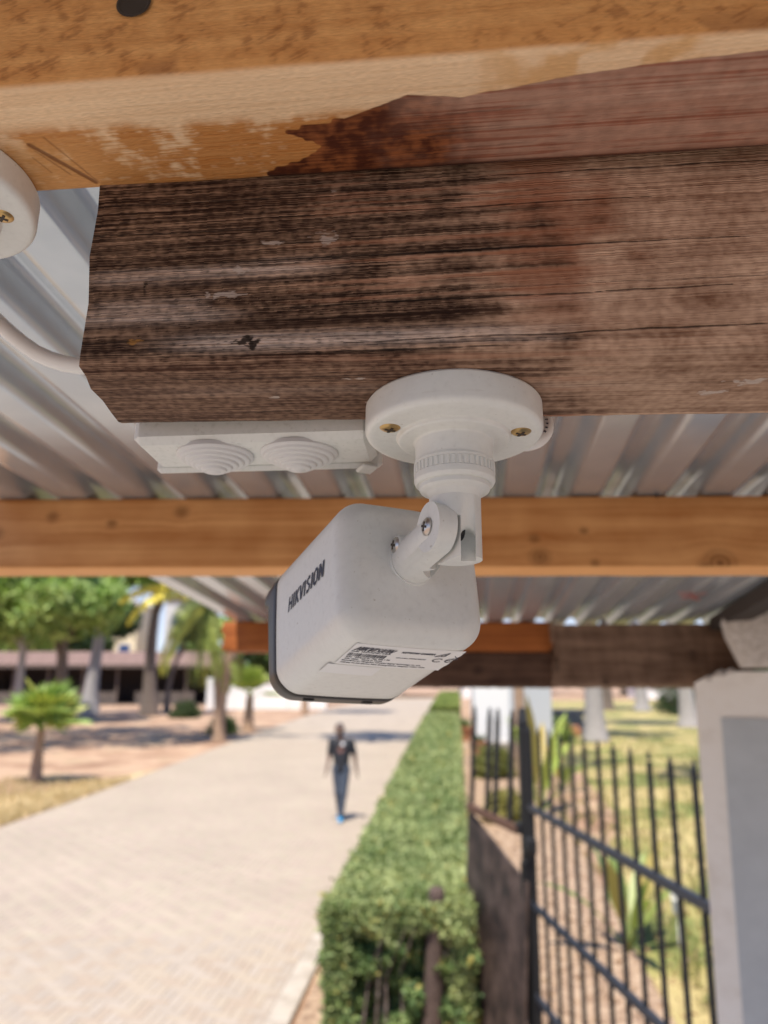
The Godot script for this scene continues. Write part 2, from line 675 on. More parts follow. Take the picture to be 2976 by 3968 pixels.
		for y in range(cy - q[3] * 2, cy + q[3] * 2):
			for x in range(cx - q[2] * 2, cx + q[2] * 2):
				if x < 0 or y < 0 or x >= w or y >= h:
					continue
				var i := y * w + x
				var d := Vector2(float(x - cx) / q[2], float(y - cy) / q[3]).length() + (bl2[i] / 255.0 - 0.5) * 2.2 + (e[i] / 255.0 - 0.5) * 1.2
				var k := sstep(1.0, 0.75, d)
				if k <= 0.0:
					continue
				var c2: Vector3 = [Vector3(0.50, 0.42, 0.37), Vector3(0.012, 0.007, 0.005), Vector3(0.40, 0.19, 0.05)][q[4]]
				for ch in 3:
					data[i * 3 + ch] = int(lerpf(data[i * 3 + ch], to8(c2[ch]), k * 0.8))
				hg[i] = clampi(int(hg[i] + k * (18 if q[4] == 0 else -60 if q[4] == 1 else 0)), 0, 255)
	return tex_mat(data, hg, w, h, 0.82, 0.12)


# outline of the dark heartwood on the light timber's underside: x in metres against depth in metres (front .2, rear .2505)
const HEART := [[-0.0717, 0.252], [-0.0695, 0.2448], [-0.0711, 0.2408], [-0.0577, 0.2365], [-0.0479, 0.2312], [-0.0474, 0.2285], [-0.0593, 0.2216], [-0.0525, 0.2196], [-0.0371, 0.2173], [-0.0137, 0.2088], [0.005, 0.2112], [0.0204, 0.2093], [0.05, 0.2045], [0.0786, 0.2026], [0.1006, 0.2011], [0.30, 0.193], [0.30, 0.26]]


func light_wood() -> StandardMaterial3D:
	# u: 0.5 m from x = -.25; v: .0 to .07 front face, .07 to .1205 underside, height .13 in all
	var w := 2048
	var h := 532
	var a := streaks(w, h, 60, 0.12, 21, 4)
	var b := streaks(w, h, 14, 0.03, 22, 3)
	var c := streaks(w, h, 300, 0.4, 23, 2)
	var bl := blotch(w, h, 0.008, 24)
	var bl2 := blotch(w, h, 0.03, 25)
	var bl3 := blotch(w, h, 0.0035, 26)
	var data := PackedByteArray()
	data.resize(w * h * 3)
	var hg := PackedByteArray()
	hg.resize(w * h)
	var poly := PackedVector2Array()
	for p in HEART:
		poly.append(Vector2(p[0], p[1]))
	# for each column the depth beyond which the heartwood begins is found by testing points on a coarse mask, then smoothed by noise
	var mask := Image.create(w / 2, h / 2, false, Image.FORMAT_L8)
	for y in h / 2:
		var vm := (y * 2.0) / h * 0.13
		if vm < 0.055:
			continue
		for x in w / 2:
			var q := Vector2((x * 2.0) / w * 0.5 - 0.25, 0.195 + vm - 0.0705)
			if q.x > -0.09 and Geometry2D.is_point_in_polygon(q, poly):
				mask.set_pixel(x, y, Color.WHITE)
	mask.resize(w / 8, h / 8, Image.INTERPOLATE_BILINEAR)
	mask.resize(w, h, Image.INTERPOLATE_CUBIC)
	var mk := mask.get_data()
	var saw := [[-0.1544, 0.2196, -0.1389, 0.2406, 1.6], [-0.1538, 0.2226, -0.1468, 0.2355, 0.6], [-0.147, 0.2168, -0.1377, 0.2407, 0.6], [-0.1566, 0.226, -0.1536, 0.2341, 0.5]]
	for y in h:
		var vm := float(y) / h * 0.13
		var under := sstep(0.0685, 0.0712, vm)
		for x in w:
			var i := y * w + x
			var u := float(x) / w * 0.5 - 0.25
			var yy := posmod(y + int(x * 0.02), h)
			var g := a[yy * w + x] / 255.0
			var g2 := b[yy * w + x] / 255.0
			var fine := c[yy * w + x] / 255.0
			var n := bl[i] / 255.0
			var n2 := bl2[i] / 255.0
			var n3 := bl3[i] / 255.0
			var dep := 0.195 + vm - 0.0705
			# front face: rough, orange, sawn across
			var cf := Vector3(0.52, 0.20, 0.05).lerp(Vector3(0.84, 0.43, 0.155), clampf(0.55 * n + 0.45 * g2 + 0.15 + 0.35 * (n2 - 0.5), 0, 1))
			var dg := a[posmod(y + int(x * 0.55), h) * w + x] / 255.0
			cf = cf.lerp(Vector3(0.24, 0.08, 0.025), sstep(0.50, 0.30, n2 * 0.6 + dg * 0.4) * sstep(0.62, 0.40, n) * 0.42)
			cf *= 0.90 + 0.28 * (fine - 0.3)
			cf = cf.lerp(Vector3(0.24, 0.09, 0.035), sstep(0.55, 0.7, n3) * 0.45 * sstep(0.055, 0.069, vm))
			# underside: pale sapwood painted brighter for bounce light, orange stains near the rear
			var cu := Vector3(0.70, 0.44, 0.24).lerp(Vector3(0.90, 0.655, 0.42), clampf(0.45 * g + 0.55 * g2 + 0.15, 0, 1))
			cu = cu.lerp(Vector3(0.66, 0.37, 0.15), sstep(-0.005, 0.03, u) * sstep(0.42, 0.62, n) * 0.8)
			var stain := sstep(0.209, 0.217, dep + (n3 - 0.5) * 0.006) * sstep(0.30, 0.52, n * 0.4 + n3 * 0.2 + n2 * 0.2 + g * 0.2) * (1.0 - sstep(0.243, 0.245, dep) * 0.6)
			cu = cu.lerp(Vector3(0.46, 0.17, 0.038).lerp(Vector3(0.60, 0.29, 0.10), g), clampf(stain * 1.25, 0, 1))
			cu = cu.lerp(Vector3(0.60, 0.31, 0.11), sstep(-0.10, -0.16, u) * sstep(0.214, 0.224, dep) * 0.75)
			cu *= 0.86 + 0.28 * (fine - 0.25)
			# heartwood
			var mm := mk[i] / 255.0
			if u > -0.037:
				var bi := 8
				while bi < 14 and HEART[bi + 1][0] < u:
					bi += 1
				var bd: float = lerpf(HEART[bi][1], HEART[bi + 1][1], (u - HEART[bi][0]) / (HEART[bi + 1][0] - HEART[bi][0]))
				mm = sstep(-0.0011, 0.0011, dep - bd + (n - 0.5) * 0.002)
			var m := sstep(0.3, 0.7, mm + (n2 - 0.5) * 0.30 * sstep(0.02, -0.02, u) + (g - 0.5) * 0.12)
			if m > 0.0:
				var hw := Vector3(0.07, 0.016, 0.006).lerp(Vector3(0.28, 0.09, 0.03), sstep(0.42, 0.85, n2 * 0.45 + n * 0.35 + g * 0.3))
				var plain_ := Vector3(0.34, 0.16, 0.105).lerp(Vector3(0.50, 0.315, 0.235), clampf(g2 * 0.8 + g * 0.3 - 0.1, 0, 1))
				plain_ = plain_.lerp(Vector3(0.27, 0.085, 0.048), sstep(0.54, 0.70, b[posmod(y * 2 + 90, h) * w + x] / 255.0 * 0.75 + n * 0.25) * 0.75)
				plain_ = plain_.lerp(Vector3(0.10, 0.035, 0.02), sstep(0.62, 0.75, g * 0.5 + g2 * 0.5) * sstep(0.06, 0.0, u) * 0.6)
				plain_ *= 0.85 + 0.35 * (n2 - 0.3)
				hw = hw.lerp(plain_, sstep(-0.025, 0.02, u + (n3 - 0.5) * 0.05 - (dep - 0.23) * 0.9))
				hw = hw.lerp(Vector3(0.05, 0.017, 0.01), sstep(0.241, 0.244, dep) * 0.75)
				cu = cu.lerp(hw, m)
			var col := cf.lerp(cu, under)
			# saw cuts scored across the left end
			var dk := 0.0
			if u < -0.12 and under > 0.5:
				for k in saw:
					var p := Geometry2D.get_closest_point_to_segment(Vector2(u, dep), Vector2(k[0], k[1]), Vector2(k[2], k[3]))
					dk = maxf(dk, k[4] * clampf(1.0 - p.distance_to(Vector2(u, dep)) / (0.0006 * k[4] + 0.0002 + 0.0005 * n2), 0, 1))
				col = col.lerp(Vector3(0.15, 0.05, 0.015), clampf(dk, 0, 1) * 0.8)
			data[i * 3] = to8(col.x)
			data[i * 3 + 1] = to8(col.y)
			data[i * 3 + 2] = to8(col.z)
			hg[i] = clampi(int((0.55 + 0.16 * (fine - 0.5) + 0.14 * (g - 0.5) + 0.3 * (n2 - 0.5) * (1.0 - under) - 0.4 * dk - 0.12 * m) * 255), 0, 255)
	return tex_mat(data, hg, w, h, 0.7, 0.1)


# planed orange pine with knots; knots: [u, v, radius in u px]
func pine(seed_: int, light: Vector3, dark: Vector3, knots: Array, w := 1024, h := 160, pale := -1.0) -> StandardMaterial3D:
	var a := streaks(w, h, 24, 0.1, seed_, 4)
	var b := streaks(w, h, 8, 0.035, seed_ + 1, 3)
	var n0 := blotch(w, h, 0.012, seed_ + 2)
	var data := PackedByteArray()
	data.resize(w * h * 3)
	for y in h:
		for x in w:
			var i := y * w + x
			var bend := 0.0
			var kn := 0.0
			for k in knots:
				var dx: float = (x - k[0] * w) / k[2]
				var dy: float = (y - k[1] * h) / (k[2] * 0.9)
				var d := sqrt(dx * dx * 0.8 + dy * dy)
				if d < 5.0:
					bend += (1.0 if dy > 0 else -1.0) * exp(-dx * dx * 0.15) * 3.0 * exp(-d * 0.4) * k[2] * 0.25
					kn = maxf(kn, clampf(1.35 - d, 0, 1) * (0.7 + 0.3 * sin(d * 14.0)))
			var j := posmod(y - int(bend), h) * w + x
			var t := clampf(a[j] / 255.0 * 0.55 + b[j] / 255.0 * 0.6 + (n0[i] / 255.0 - 0.5) * 0.5 - 0.05, 0, 1)
			var col := dark.lerp(light, t)
			col = col.lerp(dark * 0.32, kn * 0.8)
			if pale > 0.0 and float(y) / h > pale:
				col = col.lerp(light * 1.3, 0.65)  # underside painted lighter, as light from below would show it
			data[i * 3] = to8(col.x)
			data[i * 3 + 1] = to8(col.y)
			data[i * 3 + 2] = to8(col.z)
	return tex_mat(data, PackedByteArray(), w, h, 0.62, 0.0)


# ------------------------------------------------------------------ the scene
func _ready() -> void:
	rng.seed = 7
	lut.resize(1024)
	for i in 1024:
		lut[i] = int(clampf(Color(i / 1023.0, 0, 0).linear_to_srgb().r * 255.0 + 0.5, 0, 255))
	var slope := deg_to_rad(4.6)
	var turn := deg_to_rad(5.5)
	var fwd := Vector3(sin(turn) * cos(slope), -sin(slope), -cos(turn) * cos(slope))
	var side := Vector3(cos(turn), 0, sin(turn))
	RF = Basis(side, side.cross(fwd), -fwd)

	# camera, sky, sun, exposure
	var cam := Camera3D.new()
	cam.name = "camera"
	add_child(cam)
	cam.position = EYE
	cam.rotation.x = deg_to_rad(12.0)
	var ca := CameraAttributesPhysical.new()
	ca.frustum_focal_length = 18.02
	ca.frustum_focus_distance = 0.305
	ca.exposure_aperture = 5.9
	ca.frustum_near = 0.02
	ca.frustum_far = 2000.0
	cam.fov = 67.3
	cam.near = 0.02
	cam.far = 2000.0
	cam.attributes = ca
	cam.current = true

	var sky := ProceduralSkyMaterial.new()
	sky.sky_top_color = Color(0.36, 0.50, 0.75)
	sky.sky_horizon_color = Color(0.84, 0.88, 0.92)
	sky.sky_curve = 0.12
	sky.ground_bottom_color = Color(0.42, 0.36, 0.30)
	sky.ground_horizon_color = Color(0.70, 0.68, 0.64)
	sky.sky_energy_multiplier = 1.0
	var env := Environment.new()
	env.background_mode = Environment.BG_SKY
	env.sky = Sky.new()
	env.sky.sky_material = sky
	env.tonemap_mode = Environment.TONE_MAPPER_LINEAR
	env.tonemap_exposure = 1.5
	env.sdfgi_enabled = true
	env.ssao_enabled = true
	env.ssil_enabled = true
	var we := WorldEnvironment.new()
	we.name = "world_environment"
	we.environment = env
	add_child(we)

	var sun := DirectionalLight3D.new()
	sun.name = "sun"
	add_child(sun)
	sun.light_color = Color(1.0, 0.965, 0.91)
	sun.light_energy = 1.5
	sun.light_angular_distance = 0.5
	sun.shadow_enabled = true
	sun.look_at_from_position(Vector3.ZERO, Vector3(0.13, -0.92, -0.36), Vector3.FORWARD)

	materials()
	ground_and_road()
	buildings()
	trees()
	shelter()
	wall_and_gate()
	hedges()
	plants()
	walker()
	security_camera()
	box_and_cables()


func materials() -> void:
	M.plastic = noise_mat([[0.0, lin(0.63, 0.635, 0.61)], [0.3, lin(0.69, 0.70, 0.675)], [0.7, lin(0.715, 0.725, 0.70)], [0.86, lin(0.70, 0.71, 0.68)], [0.9, lin(0.50, 0.48, 0.44)]], 0.035, 0.09, 15, 0.42, 0.0, false, 512)
	M.plastic_paint = noise_mat([[0.1, lin(0.60, 0.60, 0.57)], [0.35, lin(0.69, 0.70, 0.67)], [0.7, lin(0.72, 0.725, 0.70)], [0.88, lin(0.70, 0.70, 0.67)], [0.92, lin(0.42, 0.40, 0.37)]], 0.03, 0.08, 16, 0.55, 0.0, false, 512)
	M.rubber = mat(lin(0.66, 0.655, 0.65), 0.6, 0.0, "grey white rubber")
	M.bezel = noise_mat([[0.3, lin(0.032, 0.027, 0.024)], [0.7, lin(0.052, 0.044, 0.037)]], 0.2, 0.02, 3, 0.42, 0.0, false, 256)
	M.bezel.metallic = 0.2
	M.black = mat(lin(0.012, 0.012, 0.013), 0.4)
	M.glass = mat(lin(0.01, 0.01, 0.012), 0.08)
	M.ink = mat(lin(0.03, 0.035, 0.06), 0.6, 0.0, "dark ink")
	M.sticker = mat(lin(0.72, 0.74, 0.76), 0.32, 0.0, "sticker")
	M.brass = mat(lin(0.52, 0.34, 0.14), 0.32, 0.9, "yellow zinc")
	M.steel = mat(lin(0.55, 0.53, 0.50), 0.28, 0.95, "steel")
	M.recess = mat(lin(0.04, 0.025, 0.015), 0.6)
	M.cable = mat(lin(0.76, 0.75, 0.73), 0.5)
	M.black_paint = mat(lin(0.005, 0.0055, 0.007), 0.65, 0.0, "black paint")
	M.rail_paint = mat(lin(0.026, 0.031, 0.042), 0.55, 0.0, "worn blue black paint")
	M.roof = noise_mat([[0.25, lin(0.48, 0.52, 0.56)], [0.75, lin(0.55, 0.585, 0.62)]], 0.01, 0.4, 31, 0.23, 0.0, false, 256)
	M.roof.metallic = 0.6
	M.pine = pine(41, Vector3(0.72, 0.37, 0.145), Vector3(0.42, 0.155, 0.04), [[0.085, 0.16, 7], [0.155, 0.22, 6], [0.635, 0.35, 6], [0.69, 0.29, 5], [0.64, 0.50, 11], [0.70, 0.55, 5], [0.835, 0.55, 16], [0.82, 0.58, 9], [0.30, 0.7, 5], [0.42, 0.2, 6], [0.02, 0.3, 9], [0.235, 0.12, 8]], 1024, 140, 0.575)
	M.pine_dark = pine(51, Vector3(0.42, 0.135, 0.032), Vector3(0.22, 0.058, 0.014), [[0.2, 0.4, 8], [0.6, 0.3, 9]], 512, 128)
	M.old_wood = pine(61, Vector3(0.155, 0.085, 0.055), Vector3(0.045, 0.021, 0.012), [[0.2, 0.35, 9], [0.42, 0.6, 12], [0.7, 0.3, 10], [0.88, 0.7, 8]], 512, 128)
	M.grey_wood = pine(71, Vector3(0.27, 0.17, 0.115), Vector3(0.10, 0.055, 0.033), [[0.06, 0.42, 7], [0.3, 0.55, 8], [0.42, 0.7, 14], [0.75, 0.3, 8], [0.8, 0.8, 9]], 512, 128)
	M.bark = noise_mat([[0.25, lin(0.10, 0.075, 0.06)], [0.7, lin(0.26, 0.21, 0.18)]], 0.03, 1.2, 81, 0.9, 3.0)
	M.old_bark = noise_mat([[0.25, lin(0.05, 0.032, 0.026)], [0.7, lin(0.15, 0.105, 0.088)]], 0.03, 0.5, 84, 0.9, 1.0)
	M.pale_bark = noise_mat([[0.25, lin(0.30, 0.28, 0.28)], [0.75, lin(0.48, 0.45, 0.44)]], 0.03, 1.5, 82, 0.9, 2.0)
	M.palm_bark = noise_mat([[0.25, lin(0.30, 0.19, 0.12)], [0.75, lin(0.52, 0.38, 0.27)]], 0.03, 1.0, 83, 0.9, 2.0)
	M.whitewash = mat(lin(0.86, 0.86, 0.85), 0.8)
	M.wall = noise_mat([[0.2, lin(0.76, 0.70, 0.62)], [0.4, lin(0.86, 0.81, 0.74)], [0.7, lin(0.88, 0.835, 0.77)], [0.84, lin(0.84, 0.78, 0.70)], [0.88, lin(0.60, 0.54, 0.47)]], 0.012, 0.8, 91, 0.85, 0.08)
	M.grey_wall = noise_mat([[0.2, lin(0.46, 0.485, 0.495)], [0.8, lin(0.52, 0.545, 0.555)]], 0.02, 0.7, 92, 0.85, 0.08)
	M.masonry = noise_mat([[0.15, lin(0.40, 0.35, 0.30)], [0.5, lin(0.60, 0.545, 0.49)], [0.85, lin(0.70, 0.65, 0.60)]], 0.05, 0.35, 93, 0.95, 0.5)
	M.leaf = mat(Color.WHITE, 0.55, 0.0, "leaf")
	M.leaf.vertex_color_use_as_albedo = true
	M.leaf.backlight_enabled = true
	M.leaf.backlight = Color(0.6, 0.65, 0.4)
	M.sand = noise_mat([[0.2, lin(0.24, 0.135, 0.08)], [0.42, lin(0.36, 0.225, 0.145)], [0.62, lin(0.48, 0.32, 0.215)], [0.85, lin(0.38, 0.28, 0.17)]], 0.008, 24.0, 101, 0.95, 0.0, true, 1024)  # darker patches partly stand in for tree shade on the sand
	M.lawn = noise_mat([[0.2, lin(0.12, 0.15, 0.035)], [0.42, lin(0.30, 0.27, 0.085)], [0.6, lin(0.46, 0.36, 0.16)], [0.85, lin(0.40, 0.32, 0.13)]], 0.008, 22.0, 102, 0.95, 0.0, true, 1024)
	M.dry_grass = noise_mat([[0.2, lin(0.44, 0.30, 0.15)], [0.5, lin(0.58, 0.44, 0.25)], [0.8, lin(0.50, 0.39, 0.19)]], 0.02, 6.0, 103, 0.95, 0.0, true, 512)
	M.bed = noise_mat([[0.2, lin(0.20, 0.125, 0.08)], [0.5, lin(0.38, 0.26, 0.17)], [0.8, lin(0.50, 0.37, 0.255)]], 0.04, 3.0, 104, 0.95, 2.0, true, 512)
	M.mortar = mat(lin(0.35, 0.285, 0.225), 0.95)
	M.road = noise_mat([[0.2, lin(0.35, 0.288, 0.225)], [0.5, lin(0.40, 0.33, 0.256)], [0.8, lin(0.43, 0.355, 0.28)]], 0.01, 12.0, 105, 0.9, 0.0, true, 1024)
	M.kerb = noise_mat([[0.2, lin(0.36, 0.305, 0.245)], [0.5, lin(0.45, 0.39, 0.32)], [0.8, lin(0.49, 0.43, 0.36)]], 0.02, 2.0, 106, 0.9, 0.0, true, 256)
	M.pavers = []
	for c in [[0.40, 0.332, 0.26], [0.38, 0.318, 0.255], [0.41, 0.336, 0.255], [0.385, 0.306, 0.232], [0.41, 0.343, 0.275]]:
		M.pavers.append(mat(lin(c[0], c[1], c[2]), 0.9, 0.0, "paver"))


# ------------------------------------------------------------------ ground
func sheet(pts: Array, y: float) -> ArrayMesh:
	var s := st()
	s.set_smooth_group(-1)
	var poly := PackedVector2Array()
	for p in pts:
		poly.append(Vector2(p[0], p[1]))
	var idx := Geometry2D.triangulate_polygon(poly)
	for k in range(0, idx.size(), 3):
		var a := poly[idx[k]]
		var b := poly[idx[k + 1]]
		var c := poly[idx[k + 2]]
		if (b - a).cross(c - a) < 0:
			var t := b
			b = c
			c = t
		tri(s, Vector3(a.x, y, a.y), Vector3(b.x, y, b.y), Vector3(c.x, y, c.y))
	return done(s)


const ROAD_RIGHT := [[-0.95, 3.0], [-0.93, -4.7], [-0.74, -6.9], [-0.56, -8.8], [-0.24, -12.3], [0.5, -20.0], [1.85, -34.0], [3.4, -50.0], [7.8, -95.0]]
const ROAD_LEFT := [[-0.5, -95.0], [-4.6, -66.6], [-5.45, -52.1], [-6.15, -39.3], [-6.55, -26.5], [-6.8, -18.9], [-7.02, -15.0], [-7.2, -9.0], [-7.3, 3.0]]


func road_side(line: Array, z: float) -> float:
	for i in line.size() - 1:
		var z0: float = line[i][1]
		var z1: float = line[i + 1][1]
		if (z <= z0 and z >= z1) or (z >= z0 and z <= z1):
			return lerpf(line[i][0], line[i + 1][0], (z - z0) / (z1 - z0))
	return line[0][0]


func ground_and_road() -> void:
	structure("ground", sheet([[-400, -700], [400, -700], [400, 60], [-400, 60]], -0.03), M.sand)
	structure("lawn", sheet([[4.6, -16], [5.6, -23], [7.0, -40], [10, -85], [60, -95], [60, -4], [1.9, -4], [2.2, -8], [3.2, -12]], -0.022), M.lawn)
	structure("added_apron", sheet([[-3.2, 7.0], [3.5, 7.0], [3.5, -3.0], [0.6, -3.3], [-0.6, -5.2], [-3.2, -5.2]], 0.002), noise_mat([[0.2, lin(0.35, 0.325, 0.285)], [0.8, lin(0.42, 0.395, 0.345)]], 0.02, 3.0, 107, 0.9, 0.0, true, 256))  # unseen pale ground, added to tune the light bounced up under the roof
	structure("added_back_wall", box(Vector3(9.0, 3.6, 0.25), 0.0, Vector3(1.2, 1.8, 0)), noise_mat([[0.2, lin(0.50, 0.47, 0.43)], [0.8, lin(0.56, 0.53, 0.49)]], 0.02, 3.0, 108, 0.9, 0.0, true, 128), at(0, 0, 6.5))  # unseen wall added behind the viewer to cut the light from behind
	structure("dry_verge", sheet([[-7.25, -9], [-7.1, -15], [-6.85, -18.9], [-6.7, -24], [-8.3, -19.2], [-10.5, -17.2], [-14, -16.2], [-14, -9]], -0.024), M.dry_grass)
	structure("planting_bed", sheet([[-0.95, -3.5], [-0.7, -6.9], [-0.2, -12.3], [1.9, -34], [3.4, -50], [6.2, -50], [4.6, -34], [3.6, -16], [2.6, -9], [1.9, -3.5]], -0.018), M.bed)
	# the road: a bed of mortar colour with the blocks standing on it
	var road := Node3D.new()
	road.name = "road"
	road.set_meta("kind", "structure")
	add_child(road)
	part(road, "road_bed", sheet(ROAD_RIGHT + ROAD_LEFT, -0.012), M.mortar)
	var far_r: Array = [[road_side(ROAD_RIGHT, -33.0), -33.0], [3.4, -50.0], [7.8, -95.0]]
	var far_l: Array = [[-0.5, -95.0], [-4.6, -66.6], [-5.45, -52.1], [-6.15, -39.3], [road_side(ROAD_LEFT, -33.0), -33.0]]
	part(road, "far_paving", sheet(far_r + far_l, -0.004), M.road)
	# blocks in herringbone, 0.2 by 0.1 m
	var shapes: Array = []
	for k in 4:
		var s := st()
		add_box(s, Vector3(0.195, 0.05, 0.095), Transform3D(Basis.from_euler(Vector3(rng.randf_range(-0.008, 0.008), 0, rng.randf_range(-0.006, 0.006))), Vector3.ZERO), 0.006)
		shapes.append(done(s))
	var turn := Basis(Vector3.UP, -0.09)
	var near: Array = []
	var rest: Array = []
	for j in range(-20, 380):
		for i in range(-140, 60):
			var p := posmod(i + j, 4)
			if p != 0 and p != 2:
				continue
			var c := Vector3(i * 0.1 + 0.1, 0, -j * 0.1 - 0.05) if p == 0 else Vector3(i * 0.1 + 0.05, 0, -j * 0.1 - 0.1)
			c = turn * c
			c.z -= 3.0
			if c.z < -33.0 or c.z > -3.2:
				continue
			if c.x > road_side(ROAD_RIGHT, c.z) - 0.22 or c.x < road_side(ROAD_LEFT, c.z) + 0.1:
				continue
			c.y = -0.03 + rng.randf_range(-0.0015, 0.0015)
			var t := Transform3D(turn * Basis(Vector3.UP, (0.0 if p == 0 else PI / 2) + rng.randf_range(-0.012, 0.012)), c)
			# what the photograph shows largest: the blocks along the lower left edge of the frame
			if c.z < -6.75 and c.x > c.z * 0.455 and c.z > -8.9:
				near.append([c.length(), t])
			else:
				rest.append(t)
	near.sort_custom(func(a, b): return a[0] < b[0])
	for k in near.size():
		if k < 300:
			part(road, "paver", shapes[k % 4], M.pavers[rng.randi() % 5], near[k][1])
		else:
			rest.append(near[k][1])
	var cols: Array = []
	var patch := FastNoiseLite.new()
	patch.seed = 3
	patch.frequency = 0.35
	for k in rest.size():
		var b := rng.randf_range(0.95, 1.05) * (1.0 + 0.10 * patch.get_noise_2d((rest[k] as Transform3D).origin.x, (rest[k] as Transform3D).origin.z))
		cols.append(Color(0.40 * b, 0.329 * b * rng.randf_range(0.97, 1.03), 0.256 * b))
	var pm := mat(Color.WHITE, 0.9)
	pm.vertex_color_use_as_albedo = true
	scatter(road, "far_pavers", shapes[0], pm, rest, cols)
	# concrete edging along the right side
	var edge := Node3D.new()
	edge.name = "road_edging"
	edge.set_meta("kind", "structure")
	add_child(edge)
	var z := -4.0
	while z > -33.0:
		var x0 := road_side(ROAD_RIGHT, z)
		var x1 := road_side(ROAD_RIGHT, z - 0.98)
		var a := Vector3(x0 - 0.1, -0.035, z)
		var b := Vector3(x1 - 0.1, -0.035, z - 0.98)
		part(edge, "kerb_stone", box(Vector3(0.2, 0.11, 0.985), 0.012), M.kerb, Transform3D(Basis(Vector3.UP, atan2(a.x - b.x, a.z - b.z)), (a + b) / 2))
		z -= 1.0
	# tufts and litter so that the grass is not a bare sheet
	var xf: Array = []
	var cc: Array = []
	var tuft := clump(7, 0.03, 0.09, 0.010, 1.2)
	for k in 16000:
		var zz := -4.0 - 36.0 * pow(rng.randf(), 1.5)
		var xx := rng.randf_range(1.9, 4.0 - zz * 0.5)
		if xx < 1.9 - zz * 0.075 + 0.2:
			continue
		xf.append(Transform3D(Basis(Vector3.UP, rng.randf() * TAU).scaled(Vector3.ONE * rng.randf_range(0.6, 1.5)), Vector3(xx, -0.02, zz)))
		cc.append(Color(0.30, 0.26, 0.08).lerp(Color(0.12, 0.17, 0.035), rng.randf()) if rng.randf() < 0.55 else Color(0.46, 0.36, 0.17))
	var lg := scatter(self, "lawn_grass", tuft, M.leaf, xf, cc)
	tag(lg, "short dry grass of the lawn beyond the black gate", "grass", "", "stuff")
	xf = []
	cc = []
	var dead := clump(1, 0.01, 0.09, 0.035, 0.0)
	for k in 2600:
		var zz := -5.0 - 11.0 * pow(rng.randf(), 1.6)
		var xx := rng.randf_range(0.5 - zz * 0.06, 3.4 - zz * 0.1)
		xf.append(Transform3D(rbasis(rng.randf_range(0.5, 1.1)), Vector3(xx, 0.0, zz)))
		cc.append(Color(0.30, 0.16, 0.08).lerp(Color(0.46, 0.32, 0.19), rng.randf()))
	var dl := scatter(self, "leaf_litter", dead, M.leaf, xf, cc)
	tag(dl, "dry brown fallen leaves on the soil behind the gate", "leaves", "", "stuff")
	xf = []
	cc = []
	for k in 5000:
		var zz := -9.5 - 12.0 * rng.randf()
		var xx := road_side(ROAD_LEFT, zz) - 0.05 - pow(rng.randf(), 1.6) * 3.5
		xf.append(Transform3D(Basis(Vector3.UP, rng.randf() * TAU).scaled(Vector3.ONE * rng.randf_range(0.6, 1.6)), Vector3(xx, -0.02, zz)))
		cc.append(Color(0.66, 0.50, 0.30).lerp(Color(0.50, 0.40, 0.19), rng.randf() * 0.7))
	var vg := scatter(self, "verge_grass", tuft, M.leaf, xf, cc)
	tag(vg, "straw coloured grass on the left verge of the road", "grass", "", "stuff")


# ------------------------------------------------------------------ buildings
func window(p: Node, x: float, y: float, z: float, w: float, h: float, frame: Material, pane: Material) -> void:
	var s := st()
	for k in [[-1, 0], [1, 0]]:
		add_box(s, Vector3(0.14, h + 0.14, 0.2), Transform3D(Basis(), Vector3(k[0] * w / 2, 0, 0)))
	for k in [-1, 1]:
		add_box(s, Vector3(w - 0.14, 0.14, 0.2), Transform3D(Basis(), Vector3(0, k * h / 2, 0)))
	add_box(s, Vector3(0.07, h - 0.14, 0.14))
	var o := part(p, "window", done(s), frame, at(x, y, z))
	part(o, "pane", box(Vector3(w - 0.1, h - 0.1, 0.05)), pane, at(0, 0, -0.03))


